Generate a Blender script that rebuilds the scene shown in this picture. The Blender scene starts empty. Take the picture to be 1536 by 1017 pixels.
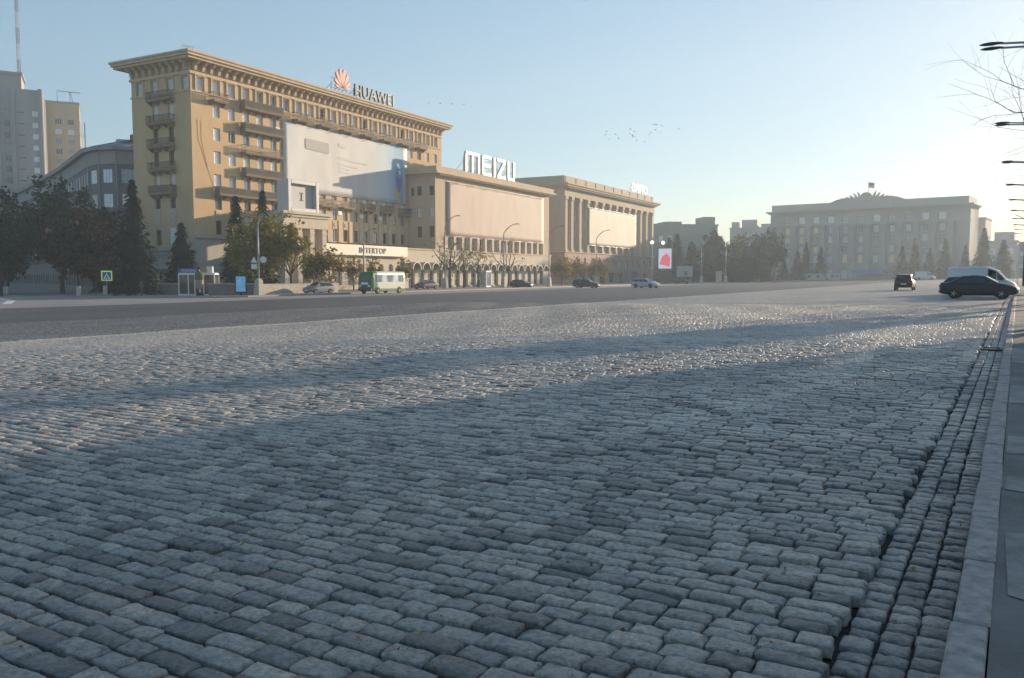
import bpy, bmesh, math, random
import numpy as np
from mathutils import Vector, Matrix
R = math.radians
rng = np.random.default_rng(7); random.seed(7)
scn = bpy.context.scene
col = scn.collection

# ------------------------------------------------------------------ camera, sky, sun, exposure
cam_d = bpy.data.cameras.new('camera'); cam = bpy.data.objects.new('camera', cam_d); col.objects.link(cam)
cam_d.sensor_width = 36; cam_d.lens = 36 * 1270 / 1536; cam_d.clip_start = 0.05; cam_d.clip_end = 6000
cam.location = (0, 0, 1.62); cam.rotation_euler = (R(90) - math.atan(93.5 / 1270), 0, R(31))
scn.camera = cam
SUN_AZ, SUN_EL = R(17), R(10.5)          # azimuth clockwise from +Y (the kerb direction)
world = bpy.data.worlds.new('World'); scn.world = world; world.use_nodes = True
wn = world.node_tree; bgn = wn.nodes['Background']
sky = wn.nodes.new('ShaderNodeTexSky'); sky.sky_type = 'NISHITA'; sky.sun_disc = False
sky.sun_elevation = SUN_EL; sky.sun_rotation = SUN_AZ; sky.altitude = 100
sky.air_density = 1.0; sky.dust_density = 0.45; sky.ozone_density = 2.6
gm = wn.nodes.new('ShaderNodeGamma'); gm.inputs[1].default_value = 0.55      # soft autumn sky: even out its range all round
wn.links.new(sky.outputs[0], gm.inputs[0]); hsn = wn.nodes.new('ShaderNodeHueSaturation'); hsn.inputs['Saturation'].default_value = 1.34
wn.links.new(gm.outputs[0], hsn.inputs['Color']); wn.links.new(hsn.outputs[0], bgn.inputs[0]); bgn.inputs[1].default_value = 0.14
sl = bpy.data.lights.new('sun', 'SUN'); so = bpy.data.objects.new('sun', sl); col.objects.link(so)
sl.energy = 3.75; sl.angle = R(0.6); sl.color = (1.0, 0.79, 0.56)
sd = Vector((math.sin(SUN_AZ) * math.cos(SUN_EL), math.cos(SUN_AZ) * math.cos(SUN_EL), math.sin(SUN_EL)))
so.rotation_euler = sd.to_track_quat('Z', 'Y').to_euler(); so.location = sd * 200
vs = scn.view_settings; vs.view_transform = 'Standard'; vs.look = 'None'; vs.gamma = 1; vs.exposure = 1.3
scn.render.resolution_x = 1024; scn.render.resolution_y = 678

# ------------------------------------------------------------------ helpers
def gz(x, y): return 0.010 * x + 0.003 * y
def link(o, parent=None, label=None, cat=None, group=None, kind=None):
    col.objects.link(o)
    if parent: o.parent = parent
    if label: o['label'] = label
    if cat: o['category'] = cat
    if group: o['group'] = group
    if kind: o['kind'] = kind
    return o
def root(name, label, cat, loc, rz=0, group=None, scale=1):
    o = bpy.data.objects.new(name, None); o.empty_display_size = .2
    o.location = loc; o.rotation_euler = (0, 0, rz); o.scale = (scale,) * 3
    return link(o, None, label, cat, group)
class MB:
    def __init__(s): s.v = []; s.f = []; s.m = []; s.cm = 0
    def face(s, pts):
        b = len(s.v); s.v += [tuple(p) for p in pts]; s.f.append(tuple(range(b, b + len(pts)))); s.m.append(s.cm)
    def box(s, x0, x1, y0, y1, z0, z1):
        b = len(s.v)
        s.v += [(x0,y0,z0),(x1,y0,z0),(x1,y1,z0),(x0,y1,z0),(x0,y0,z1),(x1,y0,z1),(x1,y1,z1),(x0,y1,z1)]
        for q in ((3,2,1,0),(4,5,6,7),(0,1,5,4),(1,2,6,5),(2,3,7,6),(3,0,4,7)): s.f.append(tuple(b + i for i in q)); s.m.append(s.cm)
        return s
    def prism(s, poly, fn0, fn1):       # poly of 2d points, extruded from fn0(p) to fn1(p)
        a = len(s.v); n = len(poly)
        s.v += [tuple(fn0(p)) for p in poly] + [tuple(fn1(p)) for p in poly]
        s.f.append(tuple(range(a + n - 1, a - 1, -1))); s.f.append(tuple(range(a + n, a + 2 * n))); s.m += [s.cm] * 2
        for i in range(n):
            j = (i + 1) % n; s.f.append((a + i, a + j, a + n + j, a + n + i)); s.m.append(s.cm)
        return s
    def tube(s, pts, rad, n=6, cap=True):
        pts = [Vector(p) for p in pts]; a = len(s.v)
        for i, p in enumerate(pts):
            d = (pts[min(i + 1, len(pts) - 1)] - pts[max(i - 1, 0)])
            if d.length < 1e-9: d = Vector((0, 0, 1))
            d.normalize(); u = d.orthogonal() if i == 0 else (pu - d * pu.dot(d))
            if u.length < 1e-6: u = d.orthogonal()
            u.normalize(); pu = u; w = d.cross(u); r = rad[i] if hasattr(rad, '__len__') else rad
            for k in range(n):
                t = 2 * math.pi * k / n; s.v.append(tuple(p + (u * math.cos(t) + w * math.sin(t)) * r))
        for i in range(len(pts) - 1):
            for k in range(n):
                k2 = (k + 1) % n; s.f.append((a + i*n + k, a + i*n + k2, a + (i+1)*n + k2, a + (i+1)*n + k)); s.m.append(s.cm)
        if cap:
            s.f.append(tuple(a + k for k in range(n))[::-1]); s.f.append(tuple(a + (len(pts)-1)*n + k for k in range(n))); s.m += [s.cm] * 2
        return s
    def lathe(s, prof, n=16, axis='z', c=(0,0,0)):
        a = len(s.v)
        for (r, h) in prof:
            for k in range(n):
                t = 2 * math.pi * k / n; p = (r * math.cos(t), r * math.sin(t), h)
                if axis == 'y': p = (p[0], p[2], p[1])
                if axis == 'x': p = (p[2], p[0], p[1])
                s.v.append((p[0] + c[0], p[1] + c[1], p[2] + c[2]))
        for i in range(len(prof) - 1):
            for k in range(n):
                k2 = (k + 1) % n; s.f.append((a+i*n+k, a+i*n+k2, a+(i+1)*n+k2, a+(i+1)*n+k)); s.m.append(s.cm)
        s.f.append(tuple(a + k for k in range(n))[::-1]); s.f.append(tuple(a + (len(prof)-1)*n + k for k in range(n))); s.m += [s.cm] * 2
        return s
    def mesh(s, name, mats, smooth=False):
        me = bpy.data.meshes.new(name); me.from_pydata(s.v, [], s.f)
        if not isinstance(mats, (list, tuple)): mats = [mats]
        for m in mats: me.materials.append(m)
        if len(mats) > 1: me.polygons.foreach_set('material_index', s.m)
        if smooth: me.polygons.foreach_set('use_smooth', [True] * len(s.f))
        me.update(); return me
    def build(s, name, mats, parent=None, smooth=False, loc=None, rz=0, **kw):
        o = bpy.data.objects.new(name, s.mesh(name, mats, smooth))
        if loc is not None: o.location = loc
        o.rotation_euler[2] = rz
        return link(o, parent, **kw)
def inst(name, me, parent, loc, rz=0, mat=None, scale=None, **kw):
    o = bpy.data.objects.new(name, me); o.location = loc; o.rotation_euler[2] = rz
    if scale: o.scale = scale
    if mat:
        o.material_slots[0].link = 'OBJECT'; o.material_slots[0].material = mat
    return link(o, parent, **kw)
def copy_tree(o, parent=None):
    c = o.copy(); col.objects.link(c); c.parent = parent
    for ch in o.children: copy_tree(ch, c)
    return c

# ------------------------------------------------------------------ materials
def lin(c):
    return tuple(((x / 12.92) if x <= .04045 else ((x + .055) / 1.055) ** 2.4) for x in c)
def mk(name, base, rough=.75, var=.18, scale=3., bump=0., bscale=20., spec=.4, metal=0., coat=0., emit=None, es=0., base2=None, streak=0., bdist=.05):
    m = bpy.data.materials.new(name); m.use_nodes = True; nt = m.node_tree; p = nt.nodes['Principled BSDF']
    p.inputs['Roughness'].default_value = rough; p.inputs['Specular IOR Level'].default_value = spec
    p.inputs['Metallic'].default_value = metal; p.inputs['Coat Weight'].default_value = coat
    base = tuple(base)
    if var > 0 or base2:
        tc = nt.nodes.new('ShaderNodeTexCoord'); nz = nt.nodes.new('ShaderNodeTexNoise')
        nz.inputs['Scale'].default_value = scale; nz.inputs['Detail'].default_value = 6; nz.inputs['Roughness'].default_value = .65
        src = tc.outputs['Object']
        if streak:
            mp = nt.nodes.new('ShaderNodeMapping'); mp.inputs['Scale'].default_value = (1, 1, streak); nt.links.new(src, mp.inputs[0]); src = mp.outputs[0]
        nt.links.new(src, nz.inputs['Vector'])
        rp = nt.nodes.new('ShaderNodeValToRGB'); e = rp.color_ramp.elements; e[0].position = .3; e[1].position = .7
        b2 = base2 if base2 else tuple(c * (1 + var) for c in base); b1 = base if base2 else tuple(c * (1 - var) for c in base)
        e[0].color = (*b1, 1); e[1].color = (*b2, 1)
        nt.links.new(nz.outputs['Fac'], rp.inputs['Fac']); nt.links.new(rp.outputs[0], p.inputs['Base Color'])
    else: p.inputs['Base Color'].default_value = (*base, 1)
    if bump:
        tc2 = nt.nodes.new('ShaderNodeTexCoord'); n2 = nt.nodes.new('ShaderNodeTexNoise'); n2.inputs['Scale'].default_value = bscale; n2.inputs['Detail'].default_value = 5
        bp = nt.nodes.new('ShaderNodeBump'); bp.inputs['Strength'].default_value = bump; bp.inputs['Distance'].default_value = bdist
        nt.links.new(tc2.outputs['Object'], n2.inputs['Vector']); nt.links.new(n2.outputs['Fac'], bp.inputs['Height']); nt.links.new(bp.outputs[0], p.inputs['Normal'])
    if emit:
        p.inputs['Emission Color'].default_value = (*emit, 1); p.inputs['Emission Strength'].default_value = es
    return m
M = {}
M['hotel'] = mk('hotel_render', (.58, .41, .235), .85, .10, .35, .15, 9, spec=.2, streak=.35)
M['hoteltrim'] = mk('hotel_trim', (.58, .45, .31), .85, .12, .8, spec=.2)
M['hotelbase'] = mk('hotel_base_stone', (.44, .40, .34), .8, .1, .8, spec=.3)
M['panel'] = mk('relief_panel', (.50, .42, .33), .8, .1, 2)
M['meizu'] = mk('meizu_render', (.53, .42, .30), .85, .10, .4, spec=.2, streak=.35)
M['arcade'] = mk('arcade_render', (.60, .52, .41), .85, .07, .5, spec=.2)
M['allo'] = mk('allo_stone', (.47, .385, .29), .85, .10, .6, spec=.2, streak=.3)
M['allobase'] = mk('pink_stone', (.38, .24, .205), .8, .12, .8, spec=.25)
M['admin'] = mk('admin_stone', (.36, .35, .32), .85, .08, .4, spec=.2)
M['grey'] = mk('grey_render', (.17, .17, .175), .85, .10, .4, spec=.2)
M['greytrim'] = mk('grey_trim', (.33, .32, .31), .85, .10, .5, spec=.2)
M['concrete'] = mk('tower_concrete', (.33, .32, .315), .85, .12, .25, spec=.2, streak=.2)
M['yellow'] = mk('yellow_panel', (.56, .43, .27), .85, .08, .3, spec=.2)
M['roofm'] = mk('roof_metal', (.16, .20, .24), .45, .1, .6, spec=.5)
M['bg1'] = mk('far_render', (.30, .29, .27), .85, .1, .3, spec=.2)
M['bg2'] = mk('far_white_render', (.5, .48, .46), .85, .08, .3, spec=.2)
M['frame'] = mk('window_frame_white', (.62, .62, .60), .5, 0)
M['frameb'] = mk('window_frame_brown', (.14, .10, .07), .5, 0)
M['pane_c'] = mk('pane_curtain_sky', (.68, .76, .84), .06, .25, 1.6, spec=.9)  # curtains, with the sky's reflection painted into the pale blue
M['pane_w'] = mk('pane_white_curtain', (.84, .86, .88), .08, .2, 2.2, spec=.8)
M['pane_m'] = mk('pane_mid', (.22, .28, .34), .05, .4, 1.2, spec=1.)
M['pane_d'] = mk('pane_dark', (.03, .035, .042), .05, .3, 1.2, spec=.9)
M['pane_lit'] = mk('pane_lit', (.5, .44, .32), .3, 0, emit=(1., .78, .42), es=.045)
M['rail'] = mk('railing_iron', (.06, .05, .042), .6, .2, 4)
M['slab'] = mk('balcony_slab', (.28, .21, .145), .85, .15, 2)
M['sheet'] = mk('balcony_sheet', (.40, .32, .22), .8, .2, 1.5)
M['white'] = mk('white_paint', (.74, .73, .70), .5, .05, 1)
M['signwhite'] = mk('sign_white', (.50, .50, .49), .4, .04, 1)
M['steel'] = mk('galvanised_steel', (.30, .32, .33), .5, .1, 3, metal=.3)
M['dark'] = mk('dark_metal', (.035, .045, .055), .45, .1, 3)
M['black'] = mk('black_plastic', (.012, .012, .013), .5, 0)
M['tyre'] = mk('tyre_rubber', (.02, .02, .021), .85, .1, 5)
M['rim'] = mk('wheel_rim', (.35, .36, .37), .35, .05, 5, metal=.7)
M['glasscar'] = mk('car_glass', (.012, .017, .022), .04, 0, spec=.8)
M['red'] = mk('tail_lamp', (.35, .012, .012), .25, 0)
M['lampglass'] = mk('head_lamp', (.65, .66, .66), .1, 0, spec=.8)
M['chrome'] = mk('chrome', (.6, .6, .6), .15, 0, metal=1)
M['bark'] = mk('bark', (.075, .06, .05), .9, .3, 6, .6, 30)
M['barkdark'] = mk('bark_dark', (.03, .026, .024), .9, .3, 6)
M['limewash'] = mk('limewash', (.62, .61, .58), .9, .1, 6)
M['asphalt'] = mk('asphalt', (.27, .25, .235), .8, .25, .25, .4, 60, spec=.3, bdist=.01)
M['pavement'] = mk('pavement_slabs', (.22, .20, .185), .85, .15, .5, spec=.25)
M['walk'] = mk('sidewalk_asphalt', (.15, .14, .13), .75, .4, 1.1, .5, 45, spec=.35, bdist=.01)
M['kerb'] = mk('granite_kerb', (.32, .272, .25), .75, .38, 11, .5, 60, spec=.4, bdist=.006)
M['soil'] = mk('joint_soil', (.035, .030, .026), .95, .4, 9, .5, 60)
M['stonewall'] = mk('stone_wall', (.21, .18, .16), .85, .15, 1.2, .3, 6)
M['brown'] = mk('brown_door', (.12, .07, .045), .6, .2, 3)
M['haze_dummy'] = M['white']

def leafmat(name, stops, rough=.65):
    m = bpy.data.materials.new(name); m.use_nodes = True; nt = m.node_tree; p = nt.nodes['Principled BSDF']
    a = nt.nodes.new('ShaderNodeAttribute'); a.attribute_name = 'tone'
    rp = nt.nodes.new('ShaderNodeValToRGB'); el = rp.color_ramp.elements
    el[0].position = stops[0][0]; el[0].color = (*stops[0][1], 1); el[1].position = stops[-1][0]; el[1].color = (*stops[-1][1], 1)
    for t, c in stops[1:-1]: e = el.new(t); e.color = (*c, 1)
    nt.links.new(a.outputs['Fac'], rp.inputs[0]); nt.links.new(rp.outputs[0], p.inputs['Base Color'])
    p.inputs['Roughness'].default_value = rough; p.inputs['Specular IOR Level'].default_value = .25
    tr = nt.nodes.new('ShaderNodeBsdfTranslucent'); mx = nt.nodes.new('ShaderNodeMixShader'); mx.inputs[0].default_value = .25
    out = nt.nodes['Material Output']; nt.links.new(rp.outputs[0], tr.inputs[0])
    nt.links.new(p.outputs[0], mx.inputs[1]); nt.links.new(tr.outputs[0], mx.inputs[2]); nt.links.new(mx.outputs[0], out.inputs[0])
    return m
M['leaf_green'] = leafmat('leaves_green', [(0, (.008, .018, .006)), (.6, (.020, .045, .011)), (1, (.045, .085, .016))])
M['leaf_olive'] = leafmat('leaves_olive', [(0, (.09, .10, .018)), (.5, (.21, .18, .028)), (1, (.42, .30, .04))])
M['leaf_rust'] = leafmat('leaves_rust', [(0, (.012, .012, .008)), (.5, (.028, .022, .011)), (1, (.085, .052, .018))])
M['leaf_yellow'] = leafmat('leaves_yellow', [(0, (.16, .13, .025)), (.5, (.27, .20, .035)), (1, (.40, .23, .045))])
M['needle'] = leafmat('spruce_needles', [(0, (.006, .013, .010)), (.6, (.012, .025, .018)), (1, (.024, .042, .030))])
M['leaf_fallen'] = leafmat('fallen_leaves_mix', [(0, (.20, .08, .02)), (.5, (.30, .16, .03)), (1, (.34, .27, .06))])

def stone_material(bmp=1.0, rough=(.33, .55)):
    m = bpy.data.materials.new('cobble_granite'); m.use_nodes = True; nt = m.node_tree; p = nt.nodes['Principled BSDF']; L = nt.links.new
    at = nt.nodes.new('ShaderNodeAttribute'); at.attribute_name = 'tone'
    rp = nt.nodes.new('ShaderNodeValToRGB'); el = rp.color_ramp.elements
    for t, c in [(0, (.080, .076, .074)), (1, (.52, .455, .38))]: el[int(t)].position = t; el[int(t)].color = (*c, 1)
    for t, c in [(.25, (.285, .263, .246)), (.5, (.37, .338, .308)), (.8, (.45, .398, .350))]: e = el.new(t); e.color = (*c, 1)
    L(at.outputs['Fac'], rp.inputs[0])
    geo = nt.nodes.new('ShaderNodeNewGeometry')
    nz = nt.nodes.new('ShaderNodeTexNoise'); nz.inputs['Scale'].default_value = 26; nz.inputs['Detail'].default_value = 7; nz.inputs['Roughness'].default_value = .7; L(geo.outputs['Position'], nz.inputs['Vector'])
    r2 = nt.nodes.new('ShaderNodeValToRGB'); e = r2.color_ramp.elements; e[0].position = .3; e[0].color = (.48, .48, .50, 1); e[1].position = .70; e[1].color = (1.65, 1.6, 1.5, 1); L(nz.outputs['Fac'], r2.inputs[0])
    mx = nt.nodes.new('ShaderNodeMix'); mx.data_type = 'RGBA'; mx.blend_type = 'MULTIPLY'; mx.inputs[0].default_value = 1; L(rp.outputs[0], mx.inputs[6]); L(r2.outputs[0], mx.inputs[7])
    L(mx.outputs[2], p.inputs['Base Color'])
    nr = nt.nodes.new('ShaderNodeTexNoise'); nr.inputs['Scale'].default_value = .5; nr.inputs['Detail'].default_value = 4; L(geo.outputs['Position'], nr.inputs['Vector'])
    mr = nt.nodes.new('ShaderNodeMapRange'); mr.inputs[1].default_value = .35; mr.inputs[2].default_value = .65; mr.inputs[3].default_value = rough[0]; mr.inputs[4].default_value = rough[1]; L(nr.outputs['Fac'], mr.inputs[0]); L(mr.outputs[0], p.inputs['Roughness'])
    p.inputs['Specular IOR Level'].default_value = .5
    n2 = nt.nodes.new('ShaderNodeTexNoise'); n2.inputs['Scale'].default_value = 48; n2.inputs['Detail'].default_value = 7; n2.inputs['Roughness'].default_value = .7; L(geo.outputs['Position'], n2.inputs['Vector'])
    bp = nt.nodes.new('ShaderNodeBump'); bp.inputs['Strength'].default_value = bmp; bp.inputs['Distance'].default_value = .02; L(n2.outputs['Fac'], bp.inputs['Height']); L(bp.outputs[0], p.inputs['Normal'])
    return m
M['stone'] = stone_material(); M['stone_mid'] = stone_material(.55, (.40, .60)); M['stone_far'] = stone_material(.2, (.5, .68))
STRIP_X = -24.5      # west of this line the sett paving is of a darker, browner stone
def far_paving_material():
    m = bpy.data.materials.new('sett_paving_far'); m.use_nodes = True; nt = m.node_tree; p = nt.nodes['Principled BSDF']; L = nt.links.new
    geo = nt.nodes.new('ShaderNodeNewGeometry')
    mp = nt.nodes.new('ShaderNodeMapping'); mp.vector_type = 'POINT'; mp.inputs['Scale'].default_value = (5.2, 7.4, 5); L(geo.outputs['Position'], mp.inputs[0])
    vo = nt.nodes.new('ShaderNodeTexVoronoi'); vo.voronoi_dimensions = '2D'; vo.inputs['Scale'].default_value = 1; vo.inputs['Randomness'].default_value = .75; L(mp.outputs[0], vo.inputs['Vector'])
    rp = nt.nodes.new('ShaderNodeValToRGB'); el = rp.color_ramp.elements
    el[0].color = (.20, .185, .171, 1); el[1].color = (.48, .415, .35, 1); e = el.new(.5); e.color = (.32, .292, .268, 1)
    sp = nt.nodes.new('ShaderNodeSeparateColor'); L(vo.outputs['Color'], sp.inputs[0]); L(sp.outputs[0], rp.inputs[0])
    nz = nt.nodes.new('ShaderNodeTexNoise'); nz.inputs['Scale'].default_value = .16; nz.inputs['Detail'].default_value = 5; L(geo.outputs['Position'], nz.inputs['Vector'])
    r3 = nt.nodes.new('ShaderNodeValToRGB'); e = r3.color_ramp.elements; e[0].position = .3; e[0].color = (.8, .8, .8, 1); e[1].position = .7; e[1].color = (1.2, 1.17, 1.12, 1); L(nz.outputs['Fac'], r3.inputs[0])
    m1 = nt.nodes.new('ShaderNodeMix'); m1.data_type = 'RGBA'; m1.blend_type = 'MULTIPLY'; m1.inputs[0].default_value = 1; L(rp.outputs[0], m1.inputs[6]); L(r3.outputs[0], m1.inputs[7])
    sx = nt.nodes.new('ShaderNodeSeparateXYZ'); L(geo.outputs['Position'], sx.inputs[0])
    lt = nt.nodes.new('ShaderNodeMath'); lt.operation = 'LESS_THAN'; lt.inputs[1].default_value = STRIP_X; L(sx.outputs[0], lt.inputs[0])
    m2 = nt.nodes.new('ShaderNodeMix'); m2.data_type = 'RGBA'; m2.blend_type = 'MULTIPLY'; L(lt.outputs[0], m2.inputs[0]); L(m1.outputs[2], m2.inputs[6]); m2.inputs[7].default_value = (.25, .245, .25, 1)
    L(m2.outputs[2], p.inputs['Base Color'])
    p.inputs['Roughness'].default_value = .6
    bp = nt.nodes.new('ShaderNodeBump'); bp.inputs['Strength'].default_value = 1; bp.inputs['Distance'].default_value = .03; bp.invert = True
    L(vo.outputs['Distance'], bp.inputs['Height']); L(bp.outputs[0], p.inputs['Normal'])
    return m
M['farpave'] = far_paving_material()

# ------------------------------------------------------------------ ground, roads, pavements
def sheet(name, poly, off, mat, thick=0, **kw):
    mb = MB()
    if thick: mb.prism(poly, lambda p: (p[0], p[1], gz(*p) + off - thick), lambda p: (p[0], p[1], gz(*p) + off))
    else: mb.face([(x, y, gz(x, y) + off) for x, y in poly])
    return mb.build(name, mat, **kw)
sheet('ground', [(-900, -120), (400, -120), (400, 900), (-900, 900)], -.060, M['soil'], kind='structure')
SQX, SQY = -36.0, 50.0     # setts are modelled one by one as far as this
def wv(y): return -70.3 - math.tan(R(2.4)) * (y - 70)     # kerb line before the hotel row
sheet('sett_paving', [(-58, -60), (SQX, -60), (SQX, SQY), (-.86, SQY), (-.86, 60), (-.39, 60.1), (-1.35, 332), (-56 - 9, 332), (-58, 60)], -.012, M['farpave'], kind='structure')
sheet('asphalt_road', [(-600, -60), (-58.01, -60), (-58.01, 60), (-65.01, 332), (-1.2, 332.01), (20, 338), (-90, 346), (wv(300), 300), (wv(62), 62), (-74, 58), (-93, 55.5), (-140, 70), (-600, 236)], -.016, M['asphalt'], kind='structure')
pav_poly = [(wv(300), 300), (wv(62), 62), (wv(62) - 1.2, 59.2), (-76, 57.4), (-93, 55.5), (-140, 70), (-600, 236), (-600, 420), (-120, 420), (-95, 330)]
sheet('hotel_pavement', pav_poly[::-1], .11, M['pavement'], thick=.2, kind='structure')
# pale kerb stones of the hotel pavement
kb = MB()
def kerbrun(mb, pts, w=.32, h=.14):
    for (a, b) in zip(pts[:-1], pts[1:]):
        a = Vector((*a, 0)); b = Vector((*b, 0)); d = (b - a); L = d.length; d.normalize(); n = Vector((d.y, -d.x, 0))
        k = max(1, int(L / 3)); 
        for i in range(k):
            p = a + d * (L * i / k + .02); q = a + d * (L * (i + 1) / k - .02)
            mb.prism([p.xy, q.xy, (q + n * w).xy, (p + n * w).xy], lambda t: (t[0], t[1], gz(t[0], t[1]) - .05), lambda t: (t[0], t[1], gz(t[0], t[1]) + h))
kerbrun(kb, [(-240, 106), (-140, 70), (-93, 55.5), (-76, 57.4), (wv(62) - 1.2, 59.2), (wv(62), 62), (wv(300), 300)])
kb.build('kerb', M['kerb'], kind='structure')
mk_lane = mk('lane_paint', (.62, .62, .60), .7, .2, 1)
lm = MB()
for a, b in [((-71, 38), (-84, 45.5)), ((-85, 46), (-110, 57))]:
    d = Vector((b[0]-a[0], b[1]-a[1], 0)).normalized(); n = Vector((-d.y, d.x, 0)) * .35
    lm.face([(p[0] + s * n.x, p[1] + s * n.y, gz(p[0] + s*n.x, p[1] + s*n.y) - .010) for p, s in ((a, -1), (b, -1), (b, 1), (a, 1))])
lm.build('lane_marking', mk_lane, kind='structure')
def kx(y): return -.195 - .0036 * y        # west edge of the granite kerb beside the camera
sheet('sidewalk', [(kx(-5) + .15, -5), (9, -5), (9, 330), (kx(330) + .15, 330)], .085, M['walk'], kind='structure')
sheet('park_ground', [(9, -60), (300, -60), (300, 330), (9, 330)], .06, mk('park_soil', (.07, .06, .035), .95, .4, .4), kind='structure')

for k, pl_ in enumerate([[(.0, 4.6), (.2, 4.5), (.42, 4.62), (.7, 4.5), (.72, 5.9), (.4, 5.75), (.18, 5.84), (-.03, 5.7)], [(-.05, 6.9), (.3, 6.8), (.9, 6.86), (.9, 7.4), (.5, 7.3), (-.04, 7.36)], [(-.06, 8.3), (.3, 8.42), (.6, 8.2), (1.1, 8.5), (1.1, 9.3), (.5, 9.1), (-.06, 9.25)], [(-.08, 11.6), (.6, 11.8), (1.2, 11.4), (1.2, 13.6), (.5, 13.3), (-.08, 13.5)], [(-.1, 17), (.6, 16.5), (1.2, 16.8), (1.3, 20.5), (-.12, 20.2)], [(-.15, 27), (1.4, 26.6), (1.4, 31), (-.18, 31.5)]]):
    sheet('sunlit_patch', pl_, .090, mk('patch_sunlight%d' % k, (.21, .20, .185), .7, .45, 3.5, .4, 40, bdist=.008), kind='structure')  # patches of sunlight on the asphalt, painted as paler sheets
# granite kerb, one object per stone
kroot = MB().box(-.02, .02, 0, .02, -.2, -.18).build('granite_kerb', M['kerb'], kind='structure')
y = .6; i = 0
while y < 118:
    L = random.uniform(.82, 1.12); mb = MB(); x0 = kx(y); x1 = kx(y + L); o = random.uniform(-.006, .006); hz = random.uniform(-.006, .006); ch = .012; g = .008
    zb = gz(x0, y) + .10 + hz
    ring = [(x0 + o, y + g), (x0 + o + .148, y + g), (x1 + o + .148, y + L - g), (x1 + o, y + L - g)]
    cx = sum(p[0] for p in ring) / 4; cy = sum(p[1] for p in ring) / 4
    def ins(p, c): return (p[0] + (c if p[0] < cx else -c), p[1] + (c if p[1] < cy else -c))
    b = len(mb.v)
    for lev, c in ((-.2, 0), (-ch, 0), (0, ch)):
        for p in ring: q = ins(p, c); mb.v.append((q[0], q[1], zb + lev))
    for l in range(2):
        for k in range(4): mb.f.append((b+l*4+k, b+l*4+(k+1)%4, b+l*4+4+(k+1)%4, b+l*4+4+k)); mb.m.append(0)
    mb.f.append((b+8, b+9, b+10, b+11)); mb.m.append(0)
    mb.build('kerb_stone', M['kerb'], kroot); y += L; i += 1

# setts --------------------------------------------------------------------------------------
def smooth_noise(x, seed):
    return np.sin(x * .9 + seed) * .5 + np.sin(x * .37 + seed * 2.1) * .8 + np.sin(x * 2.3 + seed * .7) * .18
cxs, cys, hw, hd, zo = [], [], [], [], []
yy = .2; row = 0
while yy < SQY:
    dpt = rng.uniform(.122, .154)
    xr = -.64 - .0036 * yy; xs = []
    xl = max(SQX, -2.35 * (yy + 2.2) - .5)
    n = int((xr - xl) / .16) + 2
    w = rng.uniform(.16, .31, n); e = xr - rng.uniform(-.03, .05) - np.concatenate([[0], np.cumsum(w)]); k = (e[1:] > xl)
    c = (e[:-1] + e[1:]) / 2; wob = .035 * smooth_noise(c * .45, yy * .05)
    cxs.append(c[k]); cys.append((yy + dpt / 2 + wob)[k] if hasattr(wob, '__len__') else wob); hw.append((w / 2)[k]); hd.append(np.full(k.sum(), dpt / 2)); zo.append(np.zeros(k.sum()))
    yy += dpt; row += 1
# gutter: three courses along the kerb
for cidx in range(3):
    ys = .3
    while ys < 60:
        d = rng.uniform(.11, .16); xc = kx(ys) - .075 - cidx * .143
        cxs.append(np.array([xc + rng.uniform(-.006, .006)])); cys.append(np.array([ys + d / 2])); hw.append(np.array([.071])); hd.append(np.array([d / 2])); zo.append(np.array([-.038 + .004 * cidx]))
        ys += d
X, Y, HW, HD, ZO = [np.concatenate(a) for a in (cxs, cys, hw, hd, zo)]
N = len(X)
dist = np.hypot(X, Y)
und = .012 * np.sin(X * .55 + 1.3) * np.sin(Y * .43 + .4) + .006 * np.sin(X * 1.7 + Y * .9)
ZT = gz(X, Y) + ZO + und * (ZO == 0) + (rng.normal(0, .0045, N) - np.where(rng.random(N) < .03, .018, 0)) * np.where(dist > 22, .3, 1.)
LODT = np.where(dist > 22, .22, np.where(dist > 11, .6, 1.)); TX = rng.normal(0, .017, N) * LODT; TY = rng.normal(0, .017, N) * LODT; ROT = rng.normal(0, .03, N)
GAP = rng.uniform(.004, .010, N)
patch = smooth_noise(X * .5 + Y * .31, 2.) * .10 + smooth_noise(Y * .4 - X * .2, 5.) * .08
TONE = np.clip(rng.normal(.43, .20, N) + patch * 1.1, 0, 1)
TONE = np.where(ZO < 0, TONE * .8, TONE)
TONE = np.where(dist > 20, .48 + (TONE - .45) * .7, TONE); TONE = np.clip(TONE, .12, 1); TONE = np.where(X < STRIP_X, TONE * .18, TONE)
def near_seg(x0, y0, x1, y1, r):
    dx, dy = x1 - x0, y1 - y0; t = np.clip(((X - x0) * dx + (Y - y0) * dy) / (dx * dx + dy * dy), 0, 1); return np.hypot(X - x0 - t * dx, Y - y0 - t * dy) < r
for a_, k_ in (((-3.64, 8.02, -3.05, 10.65), .22), ((-2.46, 13.6, -2.62, 17.5), .25), ((-2.62, 17.5, -3.6, 36.0), .3), ((-3.05, 10.65, -2.46, 13.6), .2)): TONE = np.where(near_seg(*a_, k_) & (rng.random(N) < .8), np.clip(TONE + .33, 0, .95), TONE)   # polished strip of paler setts
TONE = np.where(near_seg(-4.05, 10.6, -3.05, 9.9, .13), .02, TONE)      # dark patched joint
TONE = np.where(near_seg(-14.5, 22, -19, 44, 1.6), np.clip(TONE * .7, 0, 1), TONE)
lightrow = np.abs(X - STRIP_X - .35) < .33
TONE = np.where(lightrow, .92, TONE)
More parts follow.
